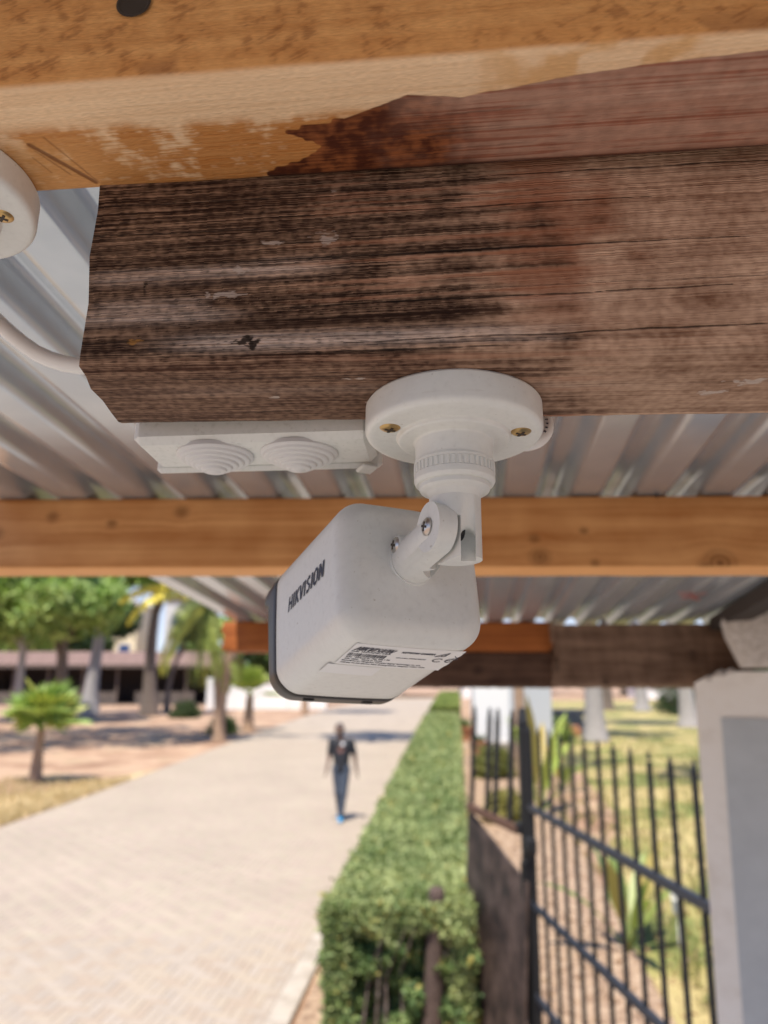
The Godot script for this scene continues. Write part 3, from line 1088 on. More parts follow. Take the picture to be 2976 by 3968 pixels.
func buildings() -> void:
	# long low building with an open verandah
	var tin := noise_mat([[0.2, lin(0.17, 0.105, 0.085)], [0.8, lin(0.30, 0.20, 0.165)]], 0.02, 4.0, 111, 0.8, 0.0, true, 256)
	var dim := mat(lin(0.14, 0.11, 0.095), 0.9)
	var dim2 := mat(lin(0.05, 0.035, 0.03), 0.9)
	var b := thing("verandah_building", "long low building with rusty tin roof and dark open verandah behind the trees", "building", at(-27, 0, -75))
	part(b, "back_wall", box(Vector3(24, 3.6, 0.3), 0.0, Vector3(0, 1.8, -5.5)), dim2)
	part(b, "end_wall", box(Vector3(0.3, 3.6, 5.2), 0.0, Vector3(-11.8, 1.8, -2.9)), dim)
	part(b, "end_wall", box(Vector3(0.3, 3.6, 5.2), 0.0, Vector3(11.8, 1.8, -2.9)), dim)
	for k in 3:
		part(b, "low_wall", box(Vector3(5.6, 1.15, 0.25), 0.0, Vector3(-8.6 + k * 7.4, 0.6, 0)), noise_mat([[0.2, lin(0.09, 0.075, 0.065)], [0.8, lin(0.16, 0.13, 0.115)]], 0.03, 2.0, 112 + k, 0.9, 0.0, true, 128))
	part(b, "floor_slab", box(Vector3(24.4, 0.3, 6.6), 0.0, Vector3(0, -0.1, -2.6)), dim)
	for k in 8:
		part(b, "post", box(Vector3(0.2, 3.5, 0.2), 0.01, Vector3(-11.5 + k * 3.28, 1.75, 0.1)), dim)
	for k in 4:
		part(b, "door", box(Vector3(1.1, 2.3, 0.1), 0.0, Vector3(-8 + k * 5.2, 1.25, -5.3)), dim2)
	var s := st()
	s.set_smooth_group(-1)
	for k in 100:
		var x := -12.6 + k * 0.252
		for h in [[0.0, 0.126, 0.0, 0.05], [0.126, 0.252, 0.05, 0.0]]:
			quad(s, Vector3(x + h[0], 3.7 + h[2], 0.9), Vector3(x + h[1], 3.7 + h[3], 0.9), Vector3(x + h[1], 5.0 + h[3], -3.2), Vector3(x + h[0], 5.0 + h[2], -3.2))
			quad(s, Vector3(x + h[0], 5.0 + h[2], -3.2), Vector3(x + h[1], 5.0 + h[3], -3.2), Vector3(x + h[1], 3.7 + h[3], -6.6), Vector3(x + h[0], 3.7 + h[2], -6.6))
	part(b, "roof", done(s), tin)
	part(b, "fascia", box(Vector3(25.2, 0.28, 0.06), 0.0, Vector3(0, 3.55, 0.86)), dim)

	# tall cream building with blue windows
	var cream := noise_mat([[0.2, lin(0.78, 0.68, 0.46)], [0.8, lin(0.86, 0.76, 0.54)]], 0.02, 8.0, 121, 0.85, 0.0, true, 256)
	var blue := mat(lin(0.02, 0.10, 0.42), 0.4)
	var pane := mat(lin(0.04, 0.10, 0.22), 0.15)
	var c := thing("cream_building", "tall cream painted building with bright blue windows seen between the tree trunks", "building", at(-41.0, 0, -110))
	part(c, "wall", box(Vector3(12, 12.5, 9), 0.0, Vector3(0, 6.25, -4.5)), cream)
	part(c, "gable", prism(PackedVector2Array([Vector2(-6, 12.5), Vector2(6, 12.5), Vector2(2.4, 15.2), Vector2(1.2, 17.4), Vector2(-1.2, 17.4), Vector2(-2.4, 15.2)]), -0.5, 0.0), cream)
	part(c, "roof", prism(PackedVector2Array([Vector2(-6.3, 12.45), Vector2(6.3, 12.45), Vector2(0, 15.0)]), -9.3, -0.52), tin)
	for r in 3:
		for k in 4:
			window(c, -4.4 + k * 2.93, 2.2 + r * 3.9, 0.05, 1.3, 1.5, blue, pane)
	var g := thing("grey_white_tower_block", "grey white tower block right of the cream building", "building", at(-27.5, 0, -108))
	part(g, "wall", box(Vector3(6.0, 13.0, 7), 0.0, Vector3(0, 6.5, -3.5)), mat(lin(0.66, 0.65, 0.62), 0.85))
	part(g, "roof", box(Vector3(6.5, 0.35, 7.5), 0.0, Vector3(0, 13.2, -3.5)), dim)
	for r in 3:
		for k in 2:
			window(g, -1.4 + k * 2.8, 2.4 + r * 3.9, 0.05, 1.1, 1.4, blue, pane)
	# boundary wall at the far end of the road and buildings beyond
	var w := thing("boundary_wall", "long sunlit white boundary wall left of the road's far end", "wall", at(-9.5, 0, -64))
	part(w, "wall", box(Vector3(9.5, 2.1, 0.25), 0.02, Vector3(0, 1.05, 0)), M.whitewash)
	part(w, "coping", box(Vector3(9.7, 0.12, 0.4), 0.02, Vector3(0, 2.16, 0)), M.kerb)
	for k in 4:
		part(w, "pier", box(Vector3(0.45, 2.5, 0.45), 0.02, Vector3(-4.6 + k * 3.07, 1.25, 0.05)), M.whitewash)
	var spec := [[13.5, -95.0, 8.0, 4.2, "low white house behind the lawn left of the grey trunk"], [33.0, -92.0, 5.5, 3.9, "small bright white house beyond the lawn right of the grey trunk"], [-2.0, -118.0, 9.0, 4.0, "white house past the end of the road"]]
	for q in spec:
		var h := thing("white_house", q[4], "house", at(q[0], 0, q[1]), "white houses in the distance")
		part(h, "wall", box(Vector3(q[2], q[3], 6), 0.0, Vector3(0, q[3] / 2, -3)), M.whitewash)
		part(h, "roof", prism(PackedVector2Array([Vector2(-q[2] / 2 - 0.5, q[3]), Vector2(q[2] / 2 + 0.5, q[3]), Vector2(0, q[3] + 1.8)]), -6.5, 0.5), tin)
		for k in 3:
			window(h, (k - 1) * q[2] * 0.31, q[3] * 0.5, 0.05, 1.0, 1.2, dim, dim2)
	var pl := thing("white_gate_pillar", "broad sunlit white pillar behind the top of the fence panel", "pillar", at(3.95, 0, -29.5))
	part(pl, "shaft", box(Vector3(1.3, 4.0, 1.1), 0.03, Vector3(0, 2.0, 0)), M.whitewash)
	part(pl, "cap", box(Vector3(1.5, 0.18, 1.3), 0.03, Vector3(0, 4.09, 0)), M.whitewash)
	part(pl, "plinth", box(Vector3(1.45, 0.35, 1.25), 0.03, Vector3(0, 0.17, 0)), M.kerb)
	var pw := thing("grey_panel_wall", "pale grey wall just right of the white pillar", "wall", at(5.7, 0, -31.5))
	part(pw, "wall", box(Vector3(1.9, 3.4, 0.22), 0.02, Vector3(0, 1.7, 0)), mat(lin(0.50, 0.53, 0.57), 0.8))
	part(pw, "coping", box(Vector3(2.0, 0.1, 0.34), 0.02, Vector3(0, 3.45, 0)), M.kerb)
	# stone planter on the lawn
	var sp := thing("stone_planter", "low grey stone planter wall on the lawn beside the grey trunk", "planter", at(8.3, 0, -39.0))
	for r in 4:
		for k in 7:
			var v := rng.randf_range(0.75, 1.15)
			part(sp, "stone", box(Vector3(0.40, 0.26, 0.4), 0.04), mat(lin(0.26 * v, 0.25 * v, 0.25 * v), 0.9), at(-1.3 + k * 0.42 + (r % 2) * 0.18, 0.13 + r * 0.27, rng.randf_range(-0.03, 0.03)))
	part(sp, "soil", box(Vector3(2.6, 0.1, 1.6), 0.0, Vector3(0.05, 0.95, -0.9)), M.bed)
	part(sp, "back_wall", box(Vector3(2.8, 1.0, 0.35), 0.02, Vector3(0.05, 0.5, -1.8)), M.kerb)
	var tp := thing("brick_planter", "low orange brick planter in front of the grey stone planter", "planter", at(8.1, 0, -36.4))
	for r in 3:
		for k in 6:
			var v := rng.randf_range(0.85, 1.15)
			part(tp, "brick", box(Vector3(0.27, 0.15, 0.22), 0.012), mat(lin(0.46 * v, 0.21 * v, 0.11 * v), 0.9), at(-0.75 + k * 0.28 + (r % 2) * 0.1, 0.08 + r * 0.16, 0))
	part(tp, "soil", box(Vector3(1.6, 0.1, 0.8), 0.0, Vector3(0, 0.36, -0.5)), M.bed)
	for q in [[3.45, -34.0, 1.0, "larger terracotta pot between the hedge and the white pillar"], [3.3, -28.0, 0.8, "smaller terracotta pot nearer along the hedge side"]]:
		var t := thing("terracotta_pot", q[3], "pot", at(q[0], -0.02, q[1]), "terracotta pots beside the hedge")
		var k: float = q[2]
		part(t, "pot", lathe([[0.0, 0.50 * k, 1], [0.30 * k, 0.50 * k, 2], [0.33 * k, 0.60 * k, 3], [0.40 * k, 0.60 * k, 4], [0.40 * k, 0.50 * k, 5], [0.36 * k, 0.49 * k, 6], [0.27 * k, 0.0, 7], [0.0, 0.0, 7]], 24), noise_mat([[0.2, lin(0.38, 0.17, 0.09)], [0.8, lin(0.48, 0.24, 0.13)]], 0.03, 0.6, 131, 0.9, 0.0, true, 128))
		var s2 := st()
		for j in 40:
			var d := (rdir() + Vector3.UP * 1.2).normalized()
			leaf(s2, Vector3(0, 0.5 * k, 0), d, d.cross(rdir()).normalized(), 0.5 * k, 0.09 * k, 0.3)
		var lm := mat(lin(0.09, 0.15, 0.035), 0.6)
		part(t, "foliage", done(s2), lm)


# ------------------------------------------------------------------ trees
var clumps: Array = []


func tree(called: String, label: String, cat: String, pos: Vector3, h: float, r: float, lean: Vector2, crown_lo: float, crown_hi: float, crown_r: float, blobs: int, leaves: int, cols: Array, bark: Material, group := "") -> void:
	var t := thing(called, label, cat, Transform3D(Basis(), pos), group)
	var pts: Array = []
	var rad: Array = []
	for i in 9:
		var f := i / 8.0
		pts.append(Vector3(lean.x * f * f + sin(f * 5.0 + pos.x) * 0.12 * h * 0.1, h * f, lean.y * f * f))
		rad.append(r * (1.0 - 0.6 * f) * (1.0 + 0.55 * exp(-f * 14.0)))
	var s := st()
	add_tube(s, pts, rad, 12)
	part(t, "trunk", done(s), bark)
	var top := Vector3(lean.x, (crown_lo + crown_hi) / 2, lean.y)
	var cs: Array = []
	var sb := st()
	for k in blobs:
		var d := rdir()
		var c := top + Vector3(d.x * crown_r * 0.75, d.y * (crown_hi - crown_lo) * 0.36, d.z * crown_r * 0.75)
		cs.append([c, crown_r * rng.randf_range(0.34, 0.55)])
		var f := clampf((c.y - 1.5) / h, 0.35, 0.98) * 0.8
		var from := Vector3(lean.x * f * f, h * f, lean.y * f * f)
		add_tube(sb, [from, from.lerp(c, 0.5) + Vector3(0, 0.3, 0), c], [r * 0.3, r * 0.17, r * 0.05], 6, false)
	part(t, "limbs", done(sb), bark)
	var xf: Array = []
	var cc: Array = []
	for k in int(leaves * 1.45):
		var b: Array = cs[rng.randi() % cs.size()]
		var d := rdir()
		var p: Vector3 = b[0] + d * float(b[1]) * pow(rng.randf(), 0.4) * Vector3(1, 0.75, 1)
		xf.append(Transform3D(rbasis(rng.randf_range(0.7, 1.5)), p))
		var col: Color = cols[0].lerp(cols[1], rng.randf())
		cc.append(col * rng.randf_range(0.75, 1.25))
	scatter(t, "crown", clumps[0], M.leaf, xf, cc)


# one pinnate frond in the yz plane, starting along +z and arching down
func frond(l: float, arch: float, droop: float, leaflet: float, n := 26, width := 0.05) -> ArrayMesh:
	var s := st()
	var pts: Array = []
	var rad: Array = []
	for i in 13:
		var f := i / 12.0
		var a := arch - (arch + droop) * pow(f, 1.2)
		if i == 0:
			pts.append(Vector3.ZERO)
		else:
			pts.append(pts[i - 1] + Vector3(0, sin(a), cos(a)) * l / 12.0)
		rad.append(lerpf(0.035, 0.008, f) * l / 3.0)
	add_tube(s, pts, rad, 5, false)
	for i in range(2, n):
		var f := float(i) / n
		var g := f * 12.0
		var k := mini(int(g), 11)
		var p: Vector3 = (pts[k] as Vector3).lerp(pts[k + 1], g - k)
		var d: Vector3 = (pts[k + 1] - pts[k]).normalized()
		var ll := leaflet * (0.45 + 0.75 * sin(PI * clampf(f * 0.95 + 0.05, 0, 1))) * rng.randf_range(0.85, 1.1)
		for sg in [-1.0, 1.0]:
			var dir := (Vector3(sg, -0.35 - rng.randf() * 0.4, 0) + d * 0.75).normalized()
			leaf(s, p, dir, dir.cross(Vector3.UP).normalized(), ll, width, 0.2)
	return done(s)


# one fan leaf: pleated segments round a stalk end; lies along +z
func fan(stalk: float, r: float, segs := 22, spread := 2.3) -> ArrayMesh:
	var s := st()
	add_tube(s, [Vector3.ZERO, Vector3(0, 0.06, stalk * 0.5), Vector3(0, 0.05, stalk)], [0.022, 0.016, 0.012], 5, false)
	s.set_smooth_group(-1)
	var o := Vector3(0, 0.05, stalk)
	for i in segs:
		var a0 := lerpf(-spread, spread, float(i) / segs)
		var a1 := lerpf(-spread, spread, float(i + 1) / segs)
		var am := (a0 + a1) / 2
		var rr := r * (0.8 + 0.2 * cos(am * 0.7)) * rng.randf_range(0.94, 1.04)
		var cup := 0.22
		var e0 := o + Vector3(sin(a0), 0.02, cos(a0)) * rr * 0.66 + Vector3(0, cup * r * absf(sin(a0)) * 0.7, 0)
		var e1 := o + Vector3(sin(a1), 0.02, cos(a1)) * rr * 0.66 + Vector3(0, cup * r * absf(sin(a1)) * 0.7, 0)
		var em := o + Vector3(sin(am), 0.11, cos(am)) * rr * 0.66 + Vector3(0, cup * r * absf(sin(am)) * 0.7, 0)
		var tip := o + Vector3(sin(am), -0.05, cos(am)) * rr + Vector3(0, cup * r * absf(sin(am)), 0)
		tri(s, o, e0, em)
		tri(s, o, em, e1)
		tri(s, e0, tip, em)
		tri(s, em, tip, e1)
	return done(s)


func palm_trunk(h: float, r: float, lean: Vector2, flare := 0.6) -> ArrayMesh:
	var pts: Array = []
	var rad: Array = []
	var n := int(h * 5.0) + 6
	for i in n:
		var f := float(i) / (n - 1)
		pts.append(Vector3(lean.x * f * f, h * f, lean.y * f * f))
		rad.append(r * (1.0 - 0.25 * f) * (1.0 + flare * exp(-f * h * 1.4)) * (1.0 + 0.05 * (i % 2)))
	return tube(pts, rad, 14)


func palm(called: String, label: String, pos: Vector3, h: float, r: float, lean: Vector2, n: int, l: float, bark: Material, cols: Array, group := "", tilt := 0.0) -> Node3D:
	var t := thing(called, label, "palm tree", Transform3D(Basis(), pos), group)
	part(t, "trunk", palm_trunk(h, r, lean), bark)
	for i in n:
		var up := rng.randf_range(0.1, 1.1) - tilt
		var c: Color = cols[rng.randi() % cols.size()]
		var m := mat(c.linear_to_srgb(), 0.55)
		m.backlight_enabled = true
		m.backlight = Color(0.4, 0.45, 0.2)
		part(t, "frond", frond(l * rng.randf_range(0.85, 1.1), up, 1.0 + rng.randf() * 0.5, 0.28 * l, 30, 0.028 * l), m, Transform3D(Basis(Vector3.UP, TAU * i / n + rng.randf() * 0.3), Vector3(lean.x, h - 0.05, lean.y)))
	return t


func trees() -> void:
	for k in 3:
		clumps.append(clump(16, 0.42, 0.34, 0.18, 0.2))
	var green := [Color(0.12, 0.23, 0.05), Color(0.38, 0.55, 0.15)]
	var light := [Color(0.18, 0.31, 0.07), Color(0.50, 0.62, 0.22)]
	var dark := [Color(0.03, 0.065, 0.02), Color(0.085, 0.14, 0.035)]
	tree("shade_tree", "slender grey trunked shade tree at the left edge of the picture", "tree", Vector3(-21.6, 0, -47), 8.5, 0.28, Vector2(-0.4, 0), 4.9, 12, 4.2, 12, 1300, light, M.pale_bark, "shade trees in front of the verandah building")
	tree("shade_tree", "dark trunked shade tree right above the small fan palm", "tree", Vector3(-19.5, 0, -47.5), 8.5, 0.42, Vector2(-0.5, 0.3), 4.7, 12.5, 4.0, 12, 1300, light, M.bark, "shade trees in front of the verandah building")
	tree("shade_tree", "tall shade tree with pale flared trunk left of the cream building", "tree", Vector3(-20.5, 0, -55.5), 11, 0.5, Vector2(0.5, 0.2), 7.4, 14.5, 3.0, 10, 1100, green, M.pale_bark, "shade trees in front of the verandah building")
	tree("shade_tree", "shade tree with brown leaning trunk right of the cream building", "tree", Vector3(-16.5, 0, -55.5), 11, 0.5, Vector2(0.6, 0.5), 8.4, 14.5, 2.4, 8, 700, green, M.bark, "shade trees in front of the verandah building")
	tree("forked_tree", "thin crooked tree leaning beside the brown trunk", "tree", Vector3(-16.2, 0, -59), 6.5, 0.22, Vector2(1.9, 0.4), 5.4, 8.0, 1.5, 5, 260, dark, M.bark)
	tree("background_tree", "dense green tree behind the verandah roof at far left", "tree", Vector3(-40, 0, -92), 9, 0.5, Vector2(0, 0), 4.5, 15, 6.5, 14, 1400, green, M.bark, "trees behind the verandah building")
	tree("background_tree", "dense green tree behind the verandah roof left of the cream building", "tree", Vector3(-32.5, 0, -86), 9, 0.5, Vector2(0, 0), 5.0, 12, 4.2, 12, 1200, dark, M.bark, "trees behind the verandah building")
	tree("background_tree", "dark green tree between the grey tower block and the palms", "tree", Vector3(-20, 0, -92), 8, 0.45, Vector2(0, 0), 3.6, 10, 4.0, 10, 1000, green, M.bark, "trees behind the verandah building")
	tree("background_tree", "dark tree behind the small palm near the boundary wall", "tree", Vector3(-9.5, 0, -78), 8, 0.45, Vector2(0, 0), 3.0, 10, 4.5, 10, 1000, dark, M.bark, "trees behind the verandah building")
	tree("roadside_tree", "spreading tree at the far end of the road", "tree", Vector3(1.0, 0, -105), 7, 0.4, Vector2(0, 0), 1.6, 9, 6, 14, 1500, green, M.bark)
	tree("roadside_tree", "wide tree beyond the end of the clipped hedge", "tree", Vector3(12.0, 0, -112), 7, 0.4, Vector2(0, 0), 1.2, 9, 6, 14, 1500, light, M.bark)
	var far := [[22.0, -118.0], [34.0, -112.0], [46.0, -108.0], [57.0, -112.0], [-12.0, -135.0], [-24.0, -140.0], [-54.0, -120.0], [-66.0, -110.0]]
	var fl := ["tree in the far line behind the lawn, nearest the hedge", "far tree behind the bright white house", "far tree left of the dark shrub on the lawn", "far tree at the right end of the lawn", "far tree behind the boundary wall", "far tree behind the grey tower block", "far tree left of the cream building", "far tree at the left edge behind the verandah"]
	for k in far.size():
		tree("distant_tree", fl[k], "tree", Vector3(far[k][0], 0, far[k][1]), 7, 0.4, Vector2.ZERO, 1.0, 9.5, 6.2, 12, 900, green if k % 2 else dark, M.bark, "far trees")
	# royal palms on the lawn: smooth grey trunks with swollen feet
	var pc := [Color(0.07, 0.13, 0.03), Color(0.11, 0.18, 0.045), Color(0.15, 0.20, 0.05)]
	palm("royal_palm", "royal palm with grey swollen trunk in the middle of the lawn", Vector3(8.95, 0, -33.8), 12.5, 0.36, Vector2(0.2, 0), 13, 3.6, M.pale_bark, pc, "palms on the lawn")
	palm("royal_palm", "thick whitish palm trunk directly behind the black gate post", Vector3(6.6, 0, -35.5), 12, 0.42, Vector2(-0.3, 0), 13, 3.6, M.pale_bark, pc, "palms on the lawn")
	palm("royal_palm", "pale leaning palm trunk touching the white wall's edge in the picture", Vector3(16.4, 0, -42.8), 12, 0.38, Vector2(-2.6, 0), 13, 3.8, M.pale_bark, pc, "palms on the lawn")
	palm("royal_palm", "whitish palm trunk on the far slope of the lawn", Vector3(20.2, 0, -62), 12, 0.42, Vector2(-0.8, 0), 12, 3.8, M.pale_bark, pc, "palms on the lawn")
	palm("royal_palm", "dark palm trunk left of the far whitish trunk", Vector3(18.0, 0, -64), 11, 0.4, Vector2(0.3, 0), 12, 3.8, M.bark, pc, "palms on the lawn")
	palm("slender_palm", "slender pinkish palm trunk rising between the fence pickets", Vector3(3.85, 0, -22.5), 11.5, 0.15, Vector2(-0.25, 0), 12, 3.2, M.palm_bark, pc)
	tree("broad_shade_tree", "broad spreading tree standing left of the view whose shade dapples the sand", "tree", Vector3(-19.5, 0, -32), 10, 0.45, Vector2(2.0, 0), 9.4, 13, 8.5, 16, 800, green, M.bark, "broad trees outside the view")
	tree("broad_shade_tree", "broad spreading tree standing right of the view whose shade crosses the lawn", "tree", Vector3(14.0, 0, -17), 10, 0.45, Vector2(-1.0, 0), 8.0, 12, 6.5, 14, 650, green, M.bark, "broad trees outside the view")
	# palms on the left verge
	var yl := [Color(0.78, 0.64, 0.08), Color(0.52, 0.52, 0.12), Color(0.28, 0.34, 0.09)]
	palm("coconut_palm", "tall palm with pale brown trunk on the left side of the road", Vector3(-7.0, 0, -33.8), 13.0, 0.20, Vector2(5.0, 2.0), 14, 3.8, M.palm_bark, pc, "", 0.0)  # crown out of view, leaned so that its shadow falls on the road
	var yp := palm("arching_palm", "palm with yellow arching fronds hanging beside the tall brown trunk", Vector3(-7.3, 0, -34.9), 5.8, 0.13, Vector2(-0.7, 0), 0, 3.0, M.palm_bark, yl)
	for q in [[-1.35, 0.85, 0.75, 0], [-1.0, 0.7, 1.2, 0], [-0.5, -0.2, 1.55, 1], [0.0, -0.5, 1.55, 2], [0.5, -0.4, 1.55, 2], [0.25, -0.6, 1.55, 1], [1.0, -0.5, 1.55, 2], [0.8, -0.7, 1.55, 2], [2.4, 0.3, 1.4, 2], [-2.4, 0.5, 1.3, 2], [1.6, 0.5, 1.2, 1], [-0.2, 0.5, 1.4, 2]]:
		var m := mat((yl[q[3]] as Color).linear_to_srgb(), 0.55)
		m.backlight_enabled = true
		m.backlight = Color(0.5, 0.5, 0.2)
		part(yp, "frond", frond(4.2, q[1], q[2], 0.75, 38, 0.13), m, Transform3D(Basis(Vector3.UP, q[0]), Vector3(-0.7, 5.75, 0)))
	palm("coconut_palm", "palm mostly hidden behind the security camera, leaning over the road to shade it", Vector3(-5.6, 0, -56.0), 13.5, 0.2, Vector2(1.8, 0), 14, 4.0, M.palm_bark, pc)  # mostly out of view, placed so that its crown shades the road
	fan_palm("fan_palm", "small fan palm on a short trunk at the left roadside", Vector3(-9.02, 0, -20.9), 1.3, 0.12, 0.42, 1.5, 16, [Color(0.19, 0.32, 0.07), Color(0.34, 0.46, 0.13), Color(0.46, 0.45, 0.10)])
	fan_palm("fan_palm", "fan palm with bright yellow green leaves left of the security camera", Vector3(-6.9, 0, -40.5), 1.7, 0.22, 0.9, 1.2, 13, [Color(0.24, 0.32, 0.05), Color(0.33, 0.38, 0.07)])


func fan_palm(called: String, label: String, pos: Vector3, h: float, r: float, stalk: float, size: float, n: int, cols: Array) -> void:
	var t := thing(called, label, "palm tree", Transform3D(Basis(), pos))
	part(t, "trunk", palm_trunk(h, r, Vector2(0.04, 0), 0.5), M.palm_bark)
	for i in n:
		var c: Color = cols[0].lerp(cols[1], rng.randf())
		if cols.size() > 2 and i % 6 == 2:
			c = cols[2]
		var m := mat(c.linear_to_srgb(), 0.5)
		m.backlight_enabled = true
		m.backlight = Color(0.45, 0.5, 0.2)
		var up: float = lerpf(1.4, 0.3, pow(float(i) / n, 0.8)) - (0.5 if i % 7 == 4 else 0.0) 
		var b := Basis(Vector3.UP, i * 2.4 + 0.4) * Basis(Vector3.RIGHT, -up)
		part(t, "fan_leaf", fan(stalk * rng.randf_range(0.7, 1.05), size * rng.randf_range(0.55, 0.75)), m, Transform3D(b, Vector3(0.04, h, 0)))


# ------------------------------------------------------------------ the shelter roof over the viewer
func shelter() -> void:
	M.dark_plank = weathered_wood()
	M.dark_plank.uv1_offset = Vector3(0.0, -0.066, 0)
	M.light_beam = light_wood()
	M.light_beam.uv1_offset = Vector3(0.0, 0.0923, 0)
	# the light, rough sawn beam at the top of the picture
	var a := thing("light_beam", "light orange rough sawn beam with dark heartwood stain across the top", "beam", roof_at(0, 0.21, 0))
	part(a, "timber", timber(-0.60, 0.75, Vector2(0.058, 0.195), Vector2(0, 0.195), Vector2(0, 0.245), Vector2(0.058, 0.245), 2.0, -0.25, 1.0 / 0.13, 0.0002, 0.0022, 3, 0.0, 120), M.light_beam)
	part(a, "drill_hole", lathe([[0.0062, 0.0004, 1], [0.0055, 0.0006, 2], [0.0048, 0.0002, 3], [0.0, 0.0002, 4]], 24), M.recess, Transform3D(Basis(Vector3.RIGHT, PI / 2), Vector3(-0.107, 0.0325, -0.1945)))  # dark disc set on the face, standing in for the shade in a hole
	# the weathered plank that carries the camera
	var b := thing("weathered_plank", "dark weathered plank with cracked grain that the security camera hangs from", "plank", roof_at(0, 0.13, 0) * Transform3D(Basis(Vector3.UP, 0.038), Vector3.ZERO))
	part(b, "timber", timber(-0.1282, 0.75, Vector2(0.095, 0.248), Vector2(0, 0.248), Vector2(0, 0.304), Vector2(0.095, 0.304), 2.0, -0.14, 1.0 / 0.136, 0.00027, 0.0065, 5, 0.09, 160), M.dark_plank)
	# cross beams further down the slope
	var c := thing("pine_beam", "orange planed pine beam with knots crossing the middle of the picture", "beam", roof_at(0, 0.194, 0) * Transform3D(Basis(Vector3.UP, 0.055), Vector3.ZERO))
	part(c, "timber", timber(-0.525, 1.35, Vector2(0.0865, 0.879), Vector2(0, 0.879), Vector2(0, 0.929), Vector2(0.0865, 0.929), 0.95, -0.53, 1.0 / 0.15, 0.0008, 0.0025, 9), M.pine)
	var d := thing("far_pine_beam", "short reddish orange beam under the far end of the roof", "beam", roof_at(0, 0.209, 0) * Transform3D(Basis(Vector3.UP, 0.05), Vector3.ZERO))
	part(d, "timber", timber(-0.484, 0.316, Vector2(0.0715, 1.885), Vector2(0, 1.885), Vector2(0, 1.94), Vector2(0.0715, 1.94), 1.2, -0.7, 1.0 / 0.15, 0.0015, 0.003, 12), M.pine_dark)
	var e := thing("dark_beam", "dark brown old beam beneath the reddish orange beam", "beam", roof_at(0, 0.127, 0) * Transform3D(Basis(Vector3.UP, 0.05), Vector3.ZERO))
	part(e, "timber", timber(-0.12, 0.313, Vector2(0.0805, 1.888), Vector2(0, 1.888), Vector2(0, 1.95), Vector2(0.0805, 1.95), 1.6, -0.3, 1.0 / 0.15, 0.002, 0.003, 14), M.old_wood)
	var f := thing("grey_brown_block", "thick grey brown timber end resting on the white wall", "beam", roof_at(0, 0.128, 0))
	part(f, "timber", timber(0.2235, 0.66, Vector2(0.142, 1.868), Vector2(0, 1.868), Vector2(0, 1.97), Vector2(0.142, 1.97), 2.2, 0.2, 1.0 / 0.25, 0.004, 0.004, 15), M.grey_wood)
	var g := thing("edge_rafter", "black rafter running along the right edge of the roof", "beam", roof_at(0, 0.2655, 0))
	var q0 := Vector3(0.545, 0, -1.30)
	var q1 := Vector3(0.583, 0, -1.86)
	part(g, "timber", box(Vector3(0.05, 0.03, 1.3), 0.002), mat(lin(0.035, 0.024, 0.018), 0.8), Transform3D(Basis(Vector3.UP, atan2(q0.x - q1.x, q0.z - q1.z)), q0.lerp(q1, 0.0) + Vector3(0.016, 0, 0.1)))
	# corrugated sheets: pans rest on the beams, ribs rise between
	var roof := thing("corrugated_roof", "corrugated grey metal roof sheets seen from below", "roof", roof_at(0, 0.2815, 0))
	var pitch := 0.0775
	for k in 4:
		var s := st()
		s.set_smooth_group(1)
		var x0 := -0.572 + k * pitch * 9.0 - (0.0 if k == 0 else 0.004)
		var n := 9 * 18
		var prev := Vector2.ZERO
		for side in [0, 1]:
			s.set_smooth_group(1 + side)
			for i in n + 1:
				var x := x0 + i * pitch / 18.0
				var fph := fposmod((x + 0.572) / pitch, 1.0)
				var y: float = 0.022 * sstep(0.44, 0.62, fph) * (1.0 - sstep(0.82, 1.0, fph)) + 0.0008 * side + 0.0011 * k
				var cur := Vector2(x, y)
				if i > 0:
					for j in 8:
						var z0 := lerpf(1.7, -2.0, j / 8.0)  # runs on out of view behind the viewer, to shade the foreground
						var z1 := lerpf(1.7, -2.0, (j + 1) / 8.0)
						quad(s, Vector3(prev.x, prev.y, z0), Vector3(prev.x, prev.y, z1), Vector3(cur.x, cur.y, z1), Vector3(cur.x, cur.y, z0))
				prev = cur
		part(roof, "roof_sheet", done(s), M.roof, Transform3D(Basis(Vector3.UP, -0.012), Vector3.ZERO))
	var rs := st()
	for q in [[0.452, 1.56, 0.5], [0.472, 1.55, -0.4], [0.44, 1.53, 0.2], [0.482, 1.60, 0.9], [0.462, 1.585, -0.1]]:
		add_box(rs, Vector3(0.03, 0.0006, 0.006), Transform3D(Basis(Vector3.UP, q[2]), Vector3(q[0], -0.0006, -q[1])))
	part(roof, "red_marking", done(rs), mat(lin(0.42, 0.10, 0.08), 0.7))
	for q in [[-0.30, 0.905], [0.235, 0.895], [-0.155, 0.905], [0.02, 0.90]]:
		part(roof, "roofing_nail", tube([Vector3(q[0], 0.017, -q[1] + 0.005), Vector3(q[0] + 0.001, -0.004, -q[1] + 0.004)], [0.0014, 0.0012], 6), M.black)


